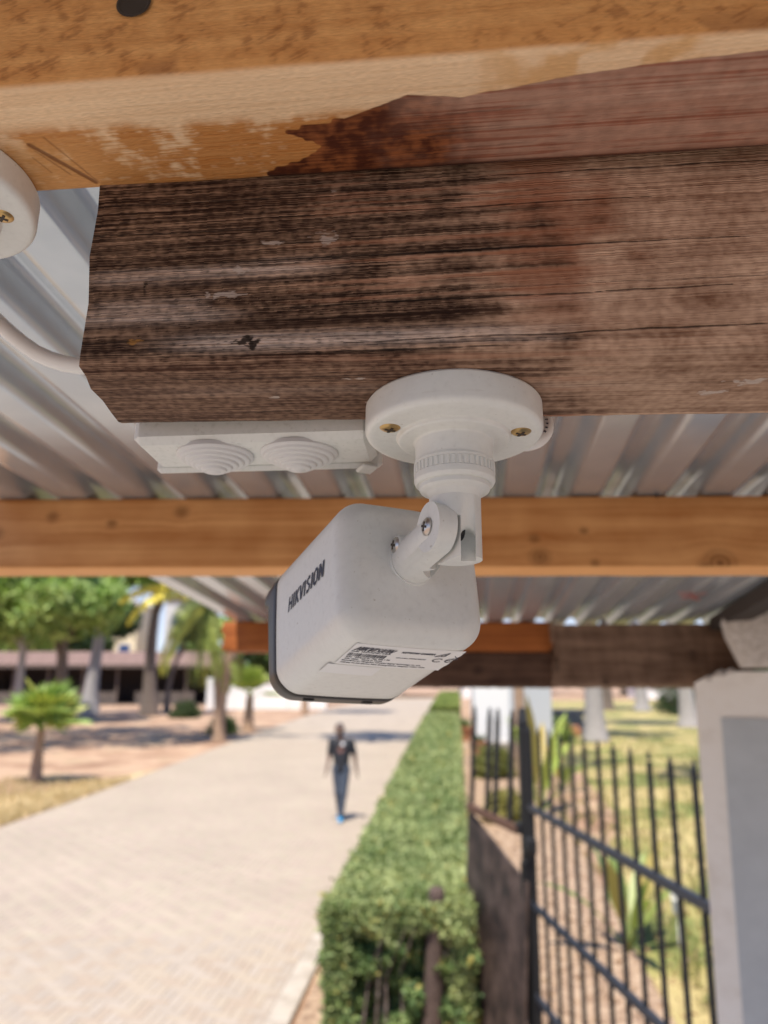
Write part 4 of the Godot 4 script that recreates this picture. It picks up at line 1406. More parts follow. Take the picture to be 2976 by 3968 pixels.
# ------------------------------------------------------------------ wall and gate on the right
func wall_and_gate() -> void:
	var w := thing("white_wall", "cream white rendered wall with grey panel at the right edge", "wall")
	# the face turns a little towards the viewer on its right
	var o := Vector3(0.678, 0, -1.72)
	var dir := Vector3(0.80, 0, 0.60)
	var nrm := Vector3(-0.60, 0, 0.80)
	var b := Basis(dir, Vector3.UP, nrm)
	var s := st()
	add_prism(s, PackedVector2Array([Vector2(-0.035, 0), Vector2(1.6, 0), Vector2(1.6, 2.712), Vector2(0.09, 2.708), Vector2(0.02, 2.694), Vector2(0.0, 2.684)]), -0.25, 0.0)
	part(w, "wall", done(s), M.wall, Transform3D(b, o))
	part(w, "grey_panel", prism(PackedVector2Array([Vector2(0.010, 0.0), Vector2(1.2, 0.0), Vector2(1.2, 2.612), Vector2(0.050, 2.612)]), 0.001, 0.004), M.grey_wall, Transform3D(b, o))
	var m := thing("masonry_infill", "rough unrendered masonry lump above the white wall under the roof edge", "masonry", Transform3D(b, o))
	var ms := st()
	var gx := 10
	var gy := 8
	var nz := FastNoiseLite.new()
	nz.seed = 9
	nz.frequency = 14.0
	var outline := [Vector2(0.092, 2.7145), Vector2(0.080, 2.745), Vector2(0.066, 2.78), Vector2(0.06, 2.81), Vector2(0.074, 2.835), Vector2(0.11, 2.855), Vector2(0.2, 2.895), Vector2(0.4, 2.97), Vector2(0.8, 2.98), Vector2(0.8, 2.7145)]
	ms.set_smooth_group(2)
	for i in outline.size():
		var p0: Vector2 = outline[i]
		var p1: Vector2 = outline[(i + 1) % outline.size()]
		var cen := Vector2(0.3, 2.82)
		var prof := [[1.0, -0.2], [1.0, -0.02], [0.985, -0.004], [0.96, 0.004], [0.8, 0.009], [0.4, 0.008], [0.0, 0.007]]
		for j in prof.size() - 1:
			var f := func(p: Vector2, k: Array) -> Vector3:
				var e := cen.lerp(p, k[0])
				return Vector3(e.x, maxf(e.y, 2.7145), k[1] + nz.get_noise_2d(e.x, e.y) * 0.004)
			quad(ms, f.call(p0, prof[j]), f.call(p1, prof[j]), f.call(p1, prof[j + 1]), f.call(p0, prof[j + 1]))
	part(m, "masonry", done(ms), M.masonry)
	var sm := st()
	for q in [[0.03, 2.690, 0.012], [0.055, 2.700, 0.014], [0.075, 2.706, 0.011], [0.045, 2.697, 0.009]]:
		add_lathe(sm, [[0, q[2], 1], [q[2] * 0.8, q[2] * 0.55, 1], [q[2] * 1.2, 0, 1], [0, -q[2] * 0.4, 1]], 10, Transform3D(Basis(), Vector3(q[0], q[1], -0.01)))
	part(m, "mortar_smear", done(sm), M.masonry)

	# black steel gate, seen nearly along its length
	var p0 := Vector3(1.045, 0, -6.0)
	var p1 := Vector3(1.36, 0, -3.30)
	var l := p0.distance_to(p1)
	var gb := Basis((p1 - p0).normalized(), Vector3.UP, (p1 - p0).normalized().cross(Vector3.UP))
	var g := thing("steel_gate", "black painted steel bar gate beside the white wall", "gate", Transform3D(gb, p0))
	var bar := box(Vector3(0.022, 2.18, 0.022), 0.002)
	for k in 12:
		var x := 0.17 + k * 0.215
		part(g, "bar", bar, M.black_paint, at(x, 0.12 + 1.09 + rng.randf_range(-0.01, 0.01), 0))
		part(g, "spike", tube([Vector3(x, 2.30, 0), Vector3(x, 2.345, 0)], [0.014, 0.002], 4), M.black_paint)
	for y in [1.765, 1.115, 0.53, 0.14]:
		part(g, "rail", box(Vector3(l - 0.06, 0.045, 0.03), 0.003), M.rail_paint, at(l / 2 + 0.03, y, 0.002))
	part(g, "stile", box(Vector3(0.05, 2.2, 0.05), 0.004), M.black_paint, at(0.09, 1.22, 0))
	part(g, "stile", box(Vector3(0.05, 1.75, 0.05), 0.004), M.black_paint, at(l - 0.02, 0.9, 0))
	part(g, "latch", box(Vector3(0.12, 0.10, 0.06), 0.006), M.black_paint, at(0.16, 1.52, 0.02))
	part(g, "hasp", tube([Vector3(0.2, 1.58, 0.05), Vector3(0.24, 1.52, 0.06), Vector3(0.2, 1.46, 0.05)], [0.010, 0.010, 0.010], 6), M.black_paint)
	var gp := thing("gate_post", "tall black steel post between gate and fence panel", "post", Transform3D(gb, p0))
	part(gp, "post", box(Vector3(0.07, 2.36, 0.07), 0.005), M.black_paint, at(0, 1.18, 0))
	part(gp, "cap", prism(PackedVector2Array([Vector2(-0.035, 2.36), Vector2(0.035, 2.36), Vector2(0.0, 2.46)]), -0.03, 0.03), M.black_paint)
	part(gp, "lock_box", box(Vector3(0.05, 0.28, 0.09), 0.006), M.black_paint, at(0.05, 1.25, 0.02))
	part(gp, "hinge", box(Vector3(0.09, 0.07, 0.05), 0.006), M.black_paint, at(-0.05, 0.55, 0.045))
	part(gp, "hinge", box(Vector3(0.09, 0.07, 0.05), 0.006), M.black_paint, at(-0.05, 1.6, 0.04))

	# fence panel: brown boards below, four black pickets above
	var f1 := Vector3(1.0, 0, -6.02)
	var f0 := Vector3(0.745, 0, -7.08)
	var fl := f0.distance_to(f1)
	var fb := Basis((f1 - f0).normalized(), Vector3.UP, (f1 - f0).normalized().cross(Vector3.UP)) * Basis(Vector3.RIGHT, -0.06)
	var fp := thing("fence_panel", "brown board fence panel topped by black pickets left of the gate post", "fence", Transform3D(fb, f0 + Vector3(-0.09, 0, 0.0)))
	var sheet_m := noise_mat([[0.2, lin(0.022, 0.014, 0.012)], [0.5, lin(0.055, 0.035, 0.028)], [0.8, lin(0.10, 0.068, 0.055)]], 0.008, 1.4, 141, 0.7, 0.15, false, 512)
	for k in 5:
		var bx0 := (fl + 0.16) * k / 5.0
		var bx1 := (fl + 0.16) * (k + 1) / 5.0 - 0.004
		part(fp, "board", prism(PackedVector2Array([Vector2(bx0, 0.02), Vector2(bx1, 0.02), Vector2(bx1, 1.555 - 0.26 * bx1 / fl), Vector2(bx0, 1.555 - 0.26 * bx0 / fl)]), -0.011 + 0.002 * (k % 2), 0.011 + 0.002 * (k % 2)), sheet_m)
	part(fp, "top_rail", box(Vector3(fl, 0.06, 0.05), 0.004), M.old_wood, at(fl / 2, 1.585, 0.01))
	for k in 4:
		var x: float = [0.05, 0.42, 0.6, 0.9][k]
		part(fp, "picket", box(Vector3(0.05, 0.78, 0.03), 0.004), M.black_paint, at(x, 1.97, 0))
		part(fp, "picket_tip", prism(PackedVector2Array([Vector2(-0.025, 0), Vector2(0.025, 0), Vector2(0, 0.075)]), -0.012, 0.012), M.black_paint, at(x, 2.362, 0))
	var wp := thing("timber_post", "weathered grey wooden stump post standing in the near end of the hedge", "post", at(0.415, 0, -6.57))
	part(wp, "shaft", tube([Vector3(-0.06, 0, 0.02), Vector3(-0.03, 0.5, 0.01), Vector3(0, 1.0, 0), Vector3(0.003, 1.05, 0), Vector3(0.004, 1.065, 0)], [0.075, 0.068, 0.066, 0.058, 0.03], 12), M.old_bark)


# ------------------------------------------------------------------ hedges
func hedge(label: String, pos0: Vector3, pos1: Vector3, w0: float, w1: float, h0: float, h1: float, count: int, cols: Array) -> void:
	var t := thing("hedge", label, "hedge", Transform3D(Basis(), pos0), "clipped hedges along the road")
	var axis := pos1 - pos0
	# twiggy inside
	var s := st()
	for k in 260:
		var f := pow(rng.randf(), 1.8)
		var b := axis * f + Vector3(rng.randf_range(0.1, 0.9) * lerpf(w0, w1, f), 0, 0)
		var hh := lerpf(h0, h1, f)
		add_tube(s, [b, b + Vector3(rng.randf_range(-0.08, 0.08), hh * 0.5, rng.randf_range(-0.08, 0.08)), b + Vector3(rng.randf_range(-0.22, 0.22), hh * 0.93, rng.randf_range(-0.2, 0.2))], [0.012, 0.009, 0.004], 5, false)
	part(t, "twigs", done(s), M.bark)
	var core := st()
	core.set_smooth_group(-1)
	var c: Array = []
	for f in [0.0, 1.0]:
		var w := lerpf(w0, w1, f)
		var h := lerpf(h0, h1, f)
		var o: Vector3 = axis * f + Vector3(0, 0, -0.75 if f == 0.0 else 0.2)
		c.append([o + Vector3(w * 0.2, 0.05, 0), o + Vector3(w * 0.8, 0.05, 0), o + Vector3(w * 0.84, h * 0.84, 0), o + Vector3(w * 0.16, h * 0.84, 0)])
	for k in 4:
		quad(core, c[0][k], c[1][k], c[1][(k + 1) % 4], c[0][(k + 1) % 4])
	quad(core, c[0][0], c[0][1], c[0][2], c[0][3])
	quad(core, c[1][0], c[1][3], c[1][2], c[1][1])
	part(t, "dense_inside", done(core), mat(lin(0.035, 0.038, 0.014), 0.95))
	var small := clump(7, 0.035, 0.055, 0.03, 0.3)
	var nz := FastNoiseLite.new()
	nz.seed = 77
	nz.frequency = 0.9
	var groups: Array = [[], [], []]
	var gcols: Array = [[], [], []]
	for k in count:
		var f := pow(rng.randf(), 2.1)
		var w := lerpf(w0, w1, f)
		var h := lerpf(h0, h1, f)
		var z := axis.z * f
		var sc := lerpf(0.9, 2.6, clampf(-z / 26.0, 0, 1))
		var p := axis * f
		var r := rng.randf()
		var lump := nz.get_noise_2d(p.z * 2.2, r * 3.0) * 0.14
		var shade_leaf := false
		var deep := pow(rng.randf(), 1.5) * 0.14
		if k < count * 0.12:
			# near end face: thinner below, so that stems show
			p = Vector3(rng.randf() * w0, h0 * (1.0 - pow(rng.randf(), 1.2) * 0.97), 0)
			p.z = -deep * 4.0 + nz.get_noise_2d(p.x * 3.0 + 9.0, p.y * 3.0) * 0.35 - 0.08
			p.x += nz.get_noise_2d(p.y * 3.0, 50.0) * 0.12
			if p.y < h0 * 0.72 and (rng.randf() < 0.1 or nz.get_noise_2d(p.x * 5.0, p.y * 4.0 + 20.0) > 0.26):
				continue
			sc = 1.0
			shade_leaf = p.y < h0 * 0.8
		elif r < 0.6:
			p += Vector3(rng.randf() * w, h - deep * 0.6 + lump, 0)
		elif r < 0.86:
			p += Vector3(deep - lump, h * pow(rng.randf(), 0.7), 0)
		else:
			p += Vector3(w - deep + lump, h * pow(rng.randf(), 0.7), 0)
		var u := nz.get_noise_2d(p.x * 2.0 + 40, p.z * 0.9) * 0.5 + 0.5
		var col: Color = cols[0].lerp(cols[1], clampf(u + rng.randf_range(-0.35, 0.35), 0, 1))
		if shade_leaf:
			col = Color(0.06, 0.13, 0.04).lerp(Color(0.30, 0.40, 0.14), rng.randf())  # shade on the lower near end painted into the leaf colour
		if rng.randf() < 0.035:
			col = Color(0.42, 0.36, 0.10)
		var gi := rng.randi() % 3
		groups[gi].append(Transform3D(rbasis(rng.randf_range(0.8, 1.35) * sc), p))
		gcols[gi].append(col * rng.randf_range(0.8, 1.2))
	for gi in 3:
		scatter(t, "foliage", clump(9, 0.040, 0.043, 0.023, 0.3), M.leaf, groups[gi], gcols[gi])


func hedges() -> void:
	var cols := [Color(0.15, 0.22, 0.065), Color(0.47, 0.51, 0.22)]
	hedge("long clipped green hedge between the paved road and the fence", Vector3(-0.46, 0, -6.5), Vector3(2.0, 0, -36.0), 1.12, 1.25, 0.88, 0.95, 52000, cols)
	hedge("short brighter clipped hedge beyond the end of the long hedge", Vector3(2.25, 0, -39.0), Vector3(5.2, 0, -72.0), 1.45, 1.6, 1.15, 1.2, 11000, [Color(0.14, 0.20, 0.04), Color(0.38, 0.45, 0.12)])


# ------------------------------------------------------------------ garden plants behind the gate
func blade(s: SurfaceTool, base: Vector3, dir: Vector3, l: float, w: float, bend: float) -> void:
	var side := dir.cross(Vector3.UP).normalized()
	if side.length() < 0.5:
		side = Vector3.RIGHT
	var out := Vector3(dir.x, 0, dir.z).normalized()
	var prev: Array = []
	s.set_smooth_group(1)
	for i in 9:
		var f := i / 8.0
		var p := base + dir * l * f + (out * 0.6 - Vector3.UP) * l * bend * f * f
		var ww := w * sin(PI * clampf(0.08 + f * 0.92, 0, 1)) * 0.5
		var cur := [p - side * ww + Vector3.UP * ww * 0.3, p, p + side * ww + Vector3.UP * ww * 0.3]
		if i > 0:
			quad(s, prev[0], cur[0], cur[1], prev[1])
			quad(s, prev[1], cur[1], cur[2], prev[2])
		prev = cur


func plants() -> void:
	var spec := [
		[Vector3(2.47, -0.02, -8.5), 9, 1.25, 0.17, 0.5, "broad leaved green plant growing behind the middle of the gate", [Color(0.10, 0.19, 0.06), Color(0.24, 0.29, 0.07)], 0.0],
		[Vector3(3.1, -0.02, -16.2), 11, 2.5, 0.22, 0.55, "tall yellow green strap leaved plant behind the gate post", [Color(0.28, 0.36, 0.07), Color(0.36, 0.42, 0.10)], 0.0],
		[Vector3(4.3, -0.02, -19.5), 10, 1.3, 0.16, 0.6, "low dark green plant at the lawn's edge beyond the gate", [Color(0.07, 0.12, 0.03), Color(0.14, 0.2, 0.05)], 0.0],
	]
	for q in spec:
		var t := thing("garden_plant", q[5], "plant", Transform3D(Basis(), q[0]), "plants beyond the gate")
		for k in q[1]:
			var s := st()
			var a: float = TAU * k / q[1] + rng.randf() * 0.5
			var tilt := rng.randf_range(0.12, 0.75)
			var d := Vector3(cos(a) * sin(tilt), cos(tilt), sin(a) * sin(tilt))
			var l: float = q[2] * rng.randf_range(0.7, 1.05)
			add_tube(s, [Vector3.ZERO, d * l * 0.3], [0.016, 0.010], 6, false)
			blade(s, d * l * 0.25, d, l * 0.75, q[3] * rng.randf_range(0.8, 1.15), q[4] * rng.randf_range(0.1, 0.6))
			var c: Color = (q[6][0] as Color).lerp(q[6][1], rng.randf())
			if k % 5 == 3:
				c = Color(0.40, 0.30, 0.09)
			var m := mat(c.linear_to_srgb(), 0.45)
			m.backlight_enabled = true
			m.backlight = Color(0.45, 0.5, 0.2)
			part(t, "leaf", done(s), m)
	var shrubs := [[Vector3(21.5, 0, -57.0), 2.2, 3.2, "dark dense shrub on the lawn beside the white wall's edge", [Color(0.02, 0.045, 0.015), Color(0.06, 0.10, 0.03)]],
		[Vector3(3.0, 0, -22.0), 0.55, 0.9, "small olive shrub beside the hedge behind the pickets", [Color(0.12, 0.14, 0.03), Color(0.28, 0.28, 0.07)]],
		[Vector3(2.3, 0, -15.5), 0.4, 0.6, "small yellowing shrub at the foot of the hedge behind the fence panel", [Color(0.20, 0.19, 0.04), Color(0.36, 0.32, 0.09)]],
		[Vector3(-7.7, 0, -38.0), 0.7, 0.9, "low green shrub under the bright fan palm", [Color(0.04, 0.085, 0.02), Color(0.11, 0.17, 0.04)]],
		[Vector3(7.2, 0, -33.5), 0.8, 1.1, "leafy green shrub left of the lawn's middle palm", [Color(0.09, 0.15, 0.03), Color(0.22, 0.28, 0.06)]],
		[Vector3(-13.0, 0, -52.0), 1.0, 1.2, "dark shrub in the shade under the trees left of the road", [Color(0.03, 0.06, 0.02), Color(0.08, 0.12, 0.03)]]]
	for q in shrubs:
		var t := thing("shrub", q[3], "shrub", Transform3D(Basis(), q[0]), "garden shrubs")
		var s := st()
		for k in 8:
			var d := (rdir() + Vector3.UP * 1.2).normalized()
			add_tube(s, [Vector3.ZERO, d * q[1] * 0.9], [0.02 * q[1] + 0.006, 0.004], 5, false)
		part(t, "stems", done(s), M.bark)
		var xf: Array = []
		var cc: Array = []
		for k in 260:
			var d := rdir()
			d.y = absf(d.y)
			xf.append(Transform3D(rbasis(rng.randf_range(0.25, 0.5) * minf(1.6, 0.6 + q[1] * 0.5)), d * pow(rng.randf(), 0.4) * Vector3(q[1], q[2] * 0.9, q[1])))
			cc.append((q[4][0] as Color).lerp(q[4][1], rng.randf()))
		scatter(t, "foliage", clumps[1], M.leaf, xf, cc)
	var gs := thing("garden_sign", "small white sign on a stake in the lawn behind the right gate bars", "sign", at(3.0, -0.02, -8.55, -0.2))
	part(gs, "board", box(Vector3(0.10, 0.26, 0.012), 0.002), M.whitewash, Transform3D(Basis(Vector3.BACK, 0.06), Vector3(0, 0.47, 0)))
	part(gs, "stake", box(Vector3(0.03, 0.36, 0.02), 0.002), M.whitewash, at(0.012, 0.18, -0.018))
	part(gs, "mark", box(Vector3(0.05, 0.05, 0.003), 0.0), mat(lin(0.18, 0.22, 0.32), 0.7), at(-0.004, 0.53, 0.0085))


# ------------------------------------------------------------------ the person on the road
func walker() -> void:
	var p := thing("person", "person in dark t-shirt and jeans with blue shoes walking up the paved road", "person", at(-0.83, 0, -15.6, -0.05))
	var skin := mat(lin(0.12, 0.062, 0.04), 0.5, 0.0, "skin")
	var cloth := mat(lin(0.022, 0.024, 0.030), 0.9, 0.0, "dark cotton")
	var denim := noise_mat([[0.2, lin(0.035, 0.045, 0.065)], [0.8, lin(0.085, 0.11, 0.15)]], 0.05, 0.3, 151, 0.9, 0.0, false, 128)
	var blue := mat(lin(0.03, 0.42, 0.85), 0.5, 0.0, "blue canvas")
	# joints, facing +z; right side of the body is -x
	var hip := 0.93
	var sh := 1.44
	var neck := Vector3(0, 1.50, 0.01)
	var head := Vector3(-0.035, 1.645, 0.04)
	var hips := [Vector3(-0.085, hip, 0), Vector3(0.085, hip, 0)]
	var knees := [Vector3(-0.055, 0.50, 0.02), Vector3(0.065, 0.50, 0.10)]
	var ankles := [Vector3(-0.035, 0.10, -0.19), Vector3(0.02, 0.075, 0.16)]
	var shs := [Vector3(-0.185, sh, 0), Vector3(0.185, sh, 0)]
	var elb := [Vector3(-0.235, 1.165, -0.04), Vector3(0.262, 1.17, -0.01)]
	var wri := [Vector3(-0.262, 0.95, 0.12), Vector3(0.30, 0.91, 0.0)]
	var skinb := [
		[Vector3(0, 1.30, 0), Vector3(0, 1.46, 0), 0.10, 0.07], [neck - Vector3(0, 0.06, 0.01), head - Vector3(0, 0.07, 0.015), 0.056, 0.052],
		[head + Vector3(0, 0.035, -0.012), head + Vector3(0, 0.045, -0.01), 0.088, 0.086], [head + Vector3(0, -0.03, 0.012), head + Vector3(0, -0.085, 0.035), 0.068, 0.036],
		[head + Vector3(0, 0.012, 0.083), head + Vector3(0, -0.018, 0.098), 0.011, 0.016], [head + Vector3(-0.080, 0.0, -0.005), head + Vector3(-0.086, 0.02, -0.012), 0.014, 0.018], [head + Vector3(0.080, 0.0, -0.005), head + Vector3(0.086, 0.02, -0.012), 0.014, 0.018],
		[head + Vector3(-0.014, -0.045, 0.083), head + Vector3(0.014, -0.045, 0.083), 0.009, 0.009]]
	for k in 2:
		skinb.append([Vector3(0, 1.42, 0), shs[k], 0.06, 0.05])
		skinb.append([shs[k], elb[k], 0.05, 0.038])
		skinb.append([elb[k], wri[k], 0.038, 0.025])
		skinb.append([hips[k], knees[k], 0.075, 0.05])
		skinb.append([knees[k], ankles[k], 0.048, 0.034])
		skinb.append([Vector3(0, 1.05, 0), hips[k], 0.09, 0.08])
	skinb.append([Vector3(0, 1.05, 0), Vector3(0, 1.30, 0), 0.095, 0.105])
	var s := st()
	body_mesh(skinb, 0.035, 0.016, s)
	# hands: palm, four fingers and a thumb each
	for k in 2:
		var hb: Array = []
		var sx := -1.0 if k == 0 else 1.0
		var d: Vector3 = (wri[k] - elb[k]).normalized()
		d = (d + Vector3(0, -0.6, 0)).normalized()
		var f := Vector3(0, 0, 1)
		var across := (f - d * f.dot(d)).normalized()
		var palm_n := d.cross(across).normalized() * sx
		var w: Vector3 = wri[k]
		hb.append([w, w + d * 0.04, 0.024, 0.024])
		for i in 4:
			var o := across * (0.028 - i * 0.0187)
			hb.append([w + d * 0.02 + o * 0.6, w + d * 0.085 + o, 0.013, 0.0105])
			var fl: float = [0.068, 0.078, 0.072, 0.055][i]
			var a := w + d * 0.088 + o
			var b1 := a + (d * 0.93 + palm_n * -0.25).normalized() * fl * 0.5
			hb.append([a, b1, 0.0095, 0.0085])
			hb.append([b1, b1 + (d * 0.75 + palm_n * -0.6).normalized() * fl * 0.5, 0.0085, 0.007])
		var tb := w + d * 0.028 + across * 0.022
		var t1 := tb + (d * 0.7 + across * 0.75).normalized() * 0.042
		hb.append([tb, t1, 0.012, 0.0105])
		hb.append([t1, t1 + (d * 0.95 + across * 0.2 - palm_n * 0.3).normalized() * 0.03, 0.0105, 0.008])
		body_mesh(hb, 0.006, 0.005, s)
	part(p, "body", done(s), skin)
	s = st()
	body_mesh([[head + Vector3(0, 0.055, -0.018), head + Vector3(0, 0.065, -0.03), 0.085, 0.082], [head + Vector3(0, 0.0, -0.045), head + Vector3(0, 0.03, -0.05), 0.06, 0.066]], 0.03, 0.009, s)
	part(p, "hair", done(s), M.black)
	var face := st()
	for sx in [-1.0, 1.0]:
		add_lathe(face, [[0.0, 0.004, 1], [0.009, 0.002, 1], [0.012, -0.002, 1]], 10, Transform3D(Basis(Vector3.RIGHT, PI / 2), head + Vector3(sx * 0.032, 0.012, 0.076)))
	part(p, "eyes", done(face), mat(lin(0.45, 0.42, 0.38), 0.3))
	# shirt
	s = st()
	var sb := [[Vector3(0, 0.96, 0), Vector3(0, 1.15, 0.0), 0.125, 0.120], [Vector3(-0.05, 1.0, 0), Vector3(-0.09, 1.36, 0.005), 0.095, 0.10], [Vector3(0.05, 1.0, 0), Vector3(0.09, 1.36, 0.005), 0.095, 0.10], [Vector3(-0.15, 1.41, 0), Vector3(0.15, 1.41, 0), 0.075, 0.075], [Vector3(0, 1.43, 0), Vector3(0, 1.47, 0.0), 0.07, 0.062]]
	for k in 2:
		sb.append([shs[k] - Vector3(0, 0.005, 0), (shs[k] as Vector3).lerp(elb[k], 0.72), 0.068, 0.060])
	body_mesh(sb, 0.04, 0.014, s)
	part(p, "t_shirt", done(s), cloth)
	s = st()
	add_lathe(s, [[0.0, 0.003, 1], [0.034, 0.002, 1], [0.037, 0.0, 1]], 20, Transform3D(Basis(Vector3.RIGHT, PI / 2), Vector3(0.035, 1.40, 0.098)))
	part(p, "white_emblem", done(s), M.whitewash)
	s = st()
	for k in 9:
		add_box(s, Vector3(rng.randf_range(0.016, 0.03), rng.randf_range(0.02, 0.03), 0.003), Transform3D(Basis(), Vector3(-0.06 + (k % 5) * 0.03, 1.285 - int(k / 5.0) * 0.035, 0.112)))
	part(p, "faded_print", done(s), mat(lin(0.26, 0.14, 0.13), 0.9))
	# trousers
	s = st()
	var tb: Array = [[Vector3(-0.04, 0.97, 0), Vector3(0.04, 0.97, 0), 0.115, 0.115]]
	for k in 2:
		tb.append([hips[k], knees[k], 0.098, 0.066])
		tb.append([knees[k], ankles[k], 0.064, 0.050])
	body_mesh(tb, 0.025, 0.014, s)
	part(p, "jeans", done(s), denim)
	for k in 2:
		s = st()
		var a: Vector3 = ankles[k]
		var toe := a + (Vector3(0, -0.045, 0.17) if k else Vector3(0, -0.075, 0.15))
		toe.y = maxf(toe.y, 0.034)
		body_mesh([[a + Vector3(0, -0.01, -0.02), a + Vector3(0, -0.045, -0.035), 0.045, 0.038], [a + Vector3(0, -0.04, 0), toe, 0.042, 0.032]], 0.03, 0.010, s)
		part(p, "shoe", done(s), blue)


# ------------------------------------------------------------------ the security camera on its bracket
const BW := 0.0646      # body width and height at the back, length, and how much it widens to the front
const BH := 0.0612
const BL := 0.0874
const BK := 0.065


func body_point(a: float, s: float, inset: float, corner: float) -> Vector3:
	# a: 0..1 round the section, from the middle of the right side; flat sides swell a little
	var f := 1.0 + BK * s / BL
	var hw := BW / 2 * f - inset
	var hh := BH / 2 * f - inset
	var r := clampf(corner - inset * 0.75, 0.002, minf(hw, hh))
	var q := fposmod(a, 1.0) * 4.0
	var side := int(q)
	var t := q - side
	var lx := [hh, hw, hh, hw][side] as float
	var sgn := [[1, 0, 0, 1], [0, 1, -1, 0], [-1, 0, 0, -1], [0, -1, 1, 0]][side] as Array
	var other := [hw, hh, hw, hh][side] as float
	# each side runs from -lx to +lx with half of each corner arc
	var n := Vector2(sgn[0], sgn[1])
	var u := Vector2(sgn[2], sgn[3])
	var straight := lx - r
	var p: Vector2
	if t < 0.2:
		var b := (t / 0.2 - 1.0) * PI / 4
		p = n * (other - r + r * cos(b)) + u * (-straight + r * sin(b))
	elif t > 0.8:
		var b := (t - 0.8) / 0.2 * PI / 4
		p = n * (other - r + r * cos(b)) + u * (straight + r * sin(b))
	else:
		var w := lerpf(-straight, straight, (t - 0.2) / 0.6)
		p = n * other + u * w
	p += n * swell(p.dot(u) / lx)
	return Vector3(p.x, p.y, -s)


func swell(k: float) -> float:
	return 0.0007 * maxf(0.0, 1.0 - k * k)


func loft(s: SurfaceTool, rings: Array, sg: int) -> void:
	s.set_smooth_group(sg)
	for i in rings.size() - 1:
		var n: int = rings[i].size()
		for k in n:
			var k1 := (k + 1) % n
			quad(s, rings[i][k], rings[i][k1], rings[i + 1][k1], rings[i + 1][k])


func on_left(s0: float, v0: float) -> Callable:
	return func(p: Vector3) -> Vector3:
		var s := s0 - p.x
		var v := v0 + p.y
		var f := 1.0 + BK * s / BL
		return Vector3(-(BW / 2 * f + swell(v / (BH / 2 * f))) - 0.00008 - p.z, v, -s)


func on_bottom(x0: float, s0: float) -> Callable:
	return func(p: Vector3) -> Vector3:
		var s := s0 - p.y
		var x := x0 + p.x
		var f := 1.0 + BK * s / BL
		return Vector3(x, -(BH / 2 * f + swell(x / (BW / 2 * f))) - 0.00022 - p.z, -s)


func screw(p: Node, called: String, r: float, m: Material, t: Transform3D) -> void:
	# head faces -y
	var o := part(p, called, lathe([[0.0, 0.0, 1], [r, 0.0, 2], [r, -0.0004, 3], [r * 0.82, -0.0010, 3], [r * 0.45, -0.0014, 3], [0.0, -0.0015, 3]], 28), m, t)
	var s := st()
	add_box(s, Vector3(r * 1.05, 0.0006, r * 0.26), Transform3D(Basis(Vector3.UP, 0.5), Vector3(0, -0.0013, 0)))
	add_box(s, Vector3(r * 0.26, 0.00064, r * 1.05), Transform3D(Basis(Vector3.UP, 0.5), Vector3(0, -0.00131, 0)))
	part(o, "cross_slot", done(s), M.recess)


func mount_profile() -> Array:
	var pr: Array = [[0.0, 0.0, 1], [0.0350, 0.0, 2], [0.0355, -0.0008, 3], [0.0356, -0.0094, 3]]
	for k in 7:
		var a := k / 6.0 * PI / 2
		pr.append([0.0356 - 0.0026 * (1 - cos(a)), -0.0104 - 0.0026 * sin(a), 3])
	pr.append([0.0322, -0.0131, 4])
	pr.append([0.0232, -0.0132, 5])
	for k in 6:
		var a := k / 5.0 * PI / 2
		pr.append([0.0226 - 0.0012 * (1 - cos(a)), -0.0138 - 0.0012 * sin(a), 5])
	pr.append([0.0200, -0.0151, 5])
	pr.append([0.0166, -0.0152, 5])
	for k in 5:
		var a := k / 4.0 * PI / 2
		pr.append([0.0166 - 0.0011 * sin(a), -0.0163 + 0.0011 * cos(a), 5])
	pr.append([0.0153, -0.0243, 6])
	pr.append([0.0, -0.0243, 7])
	return pr


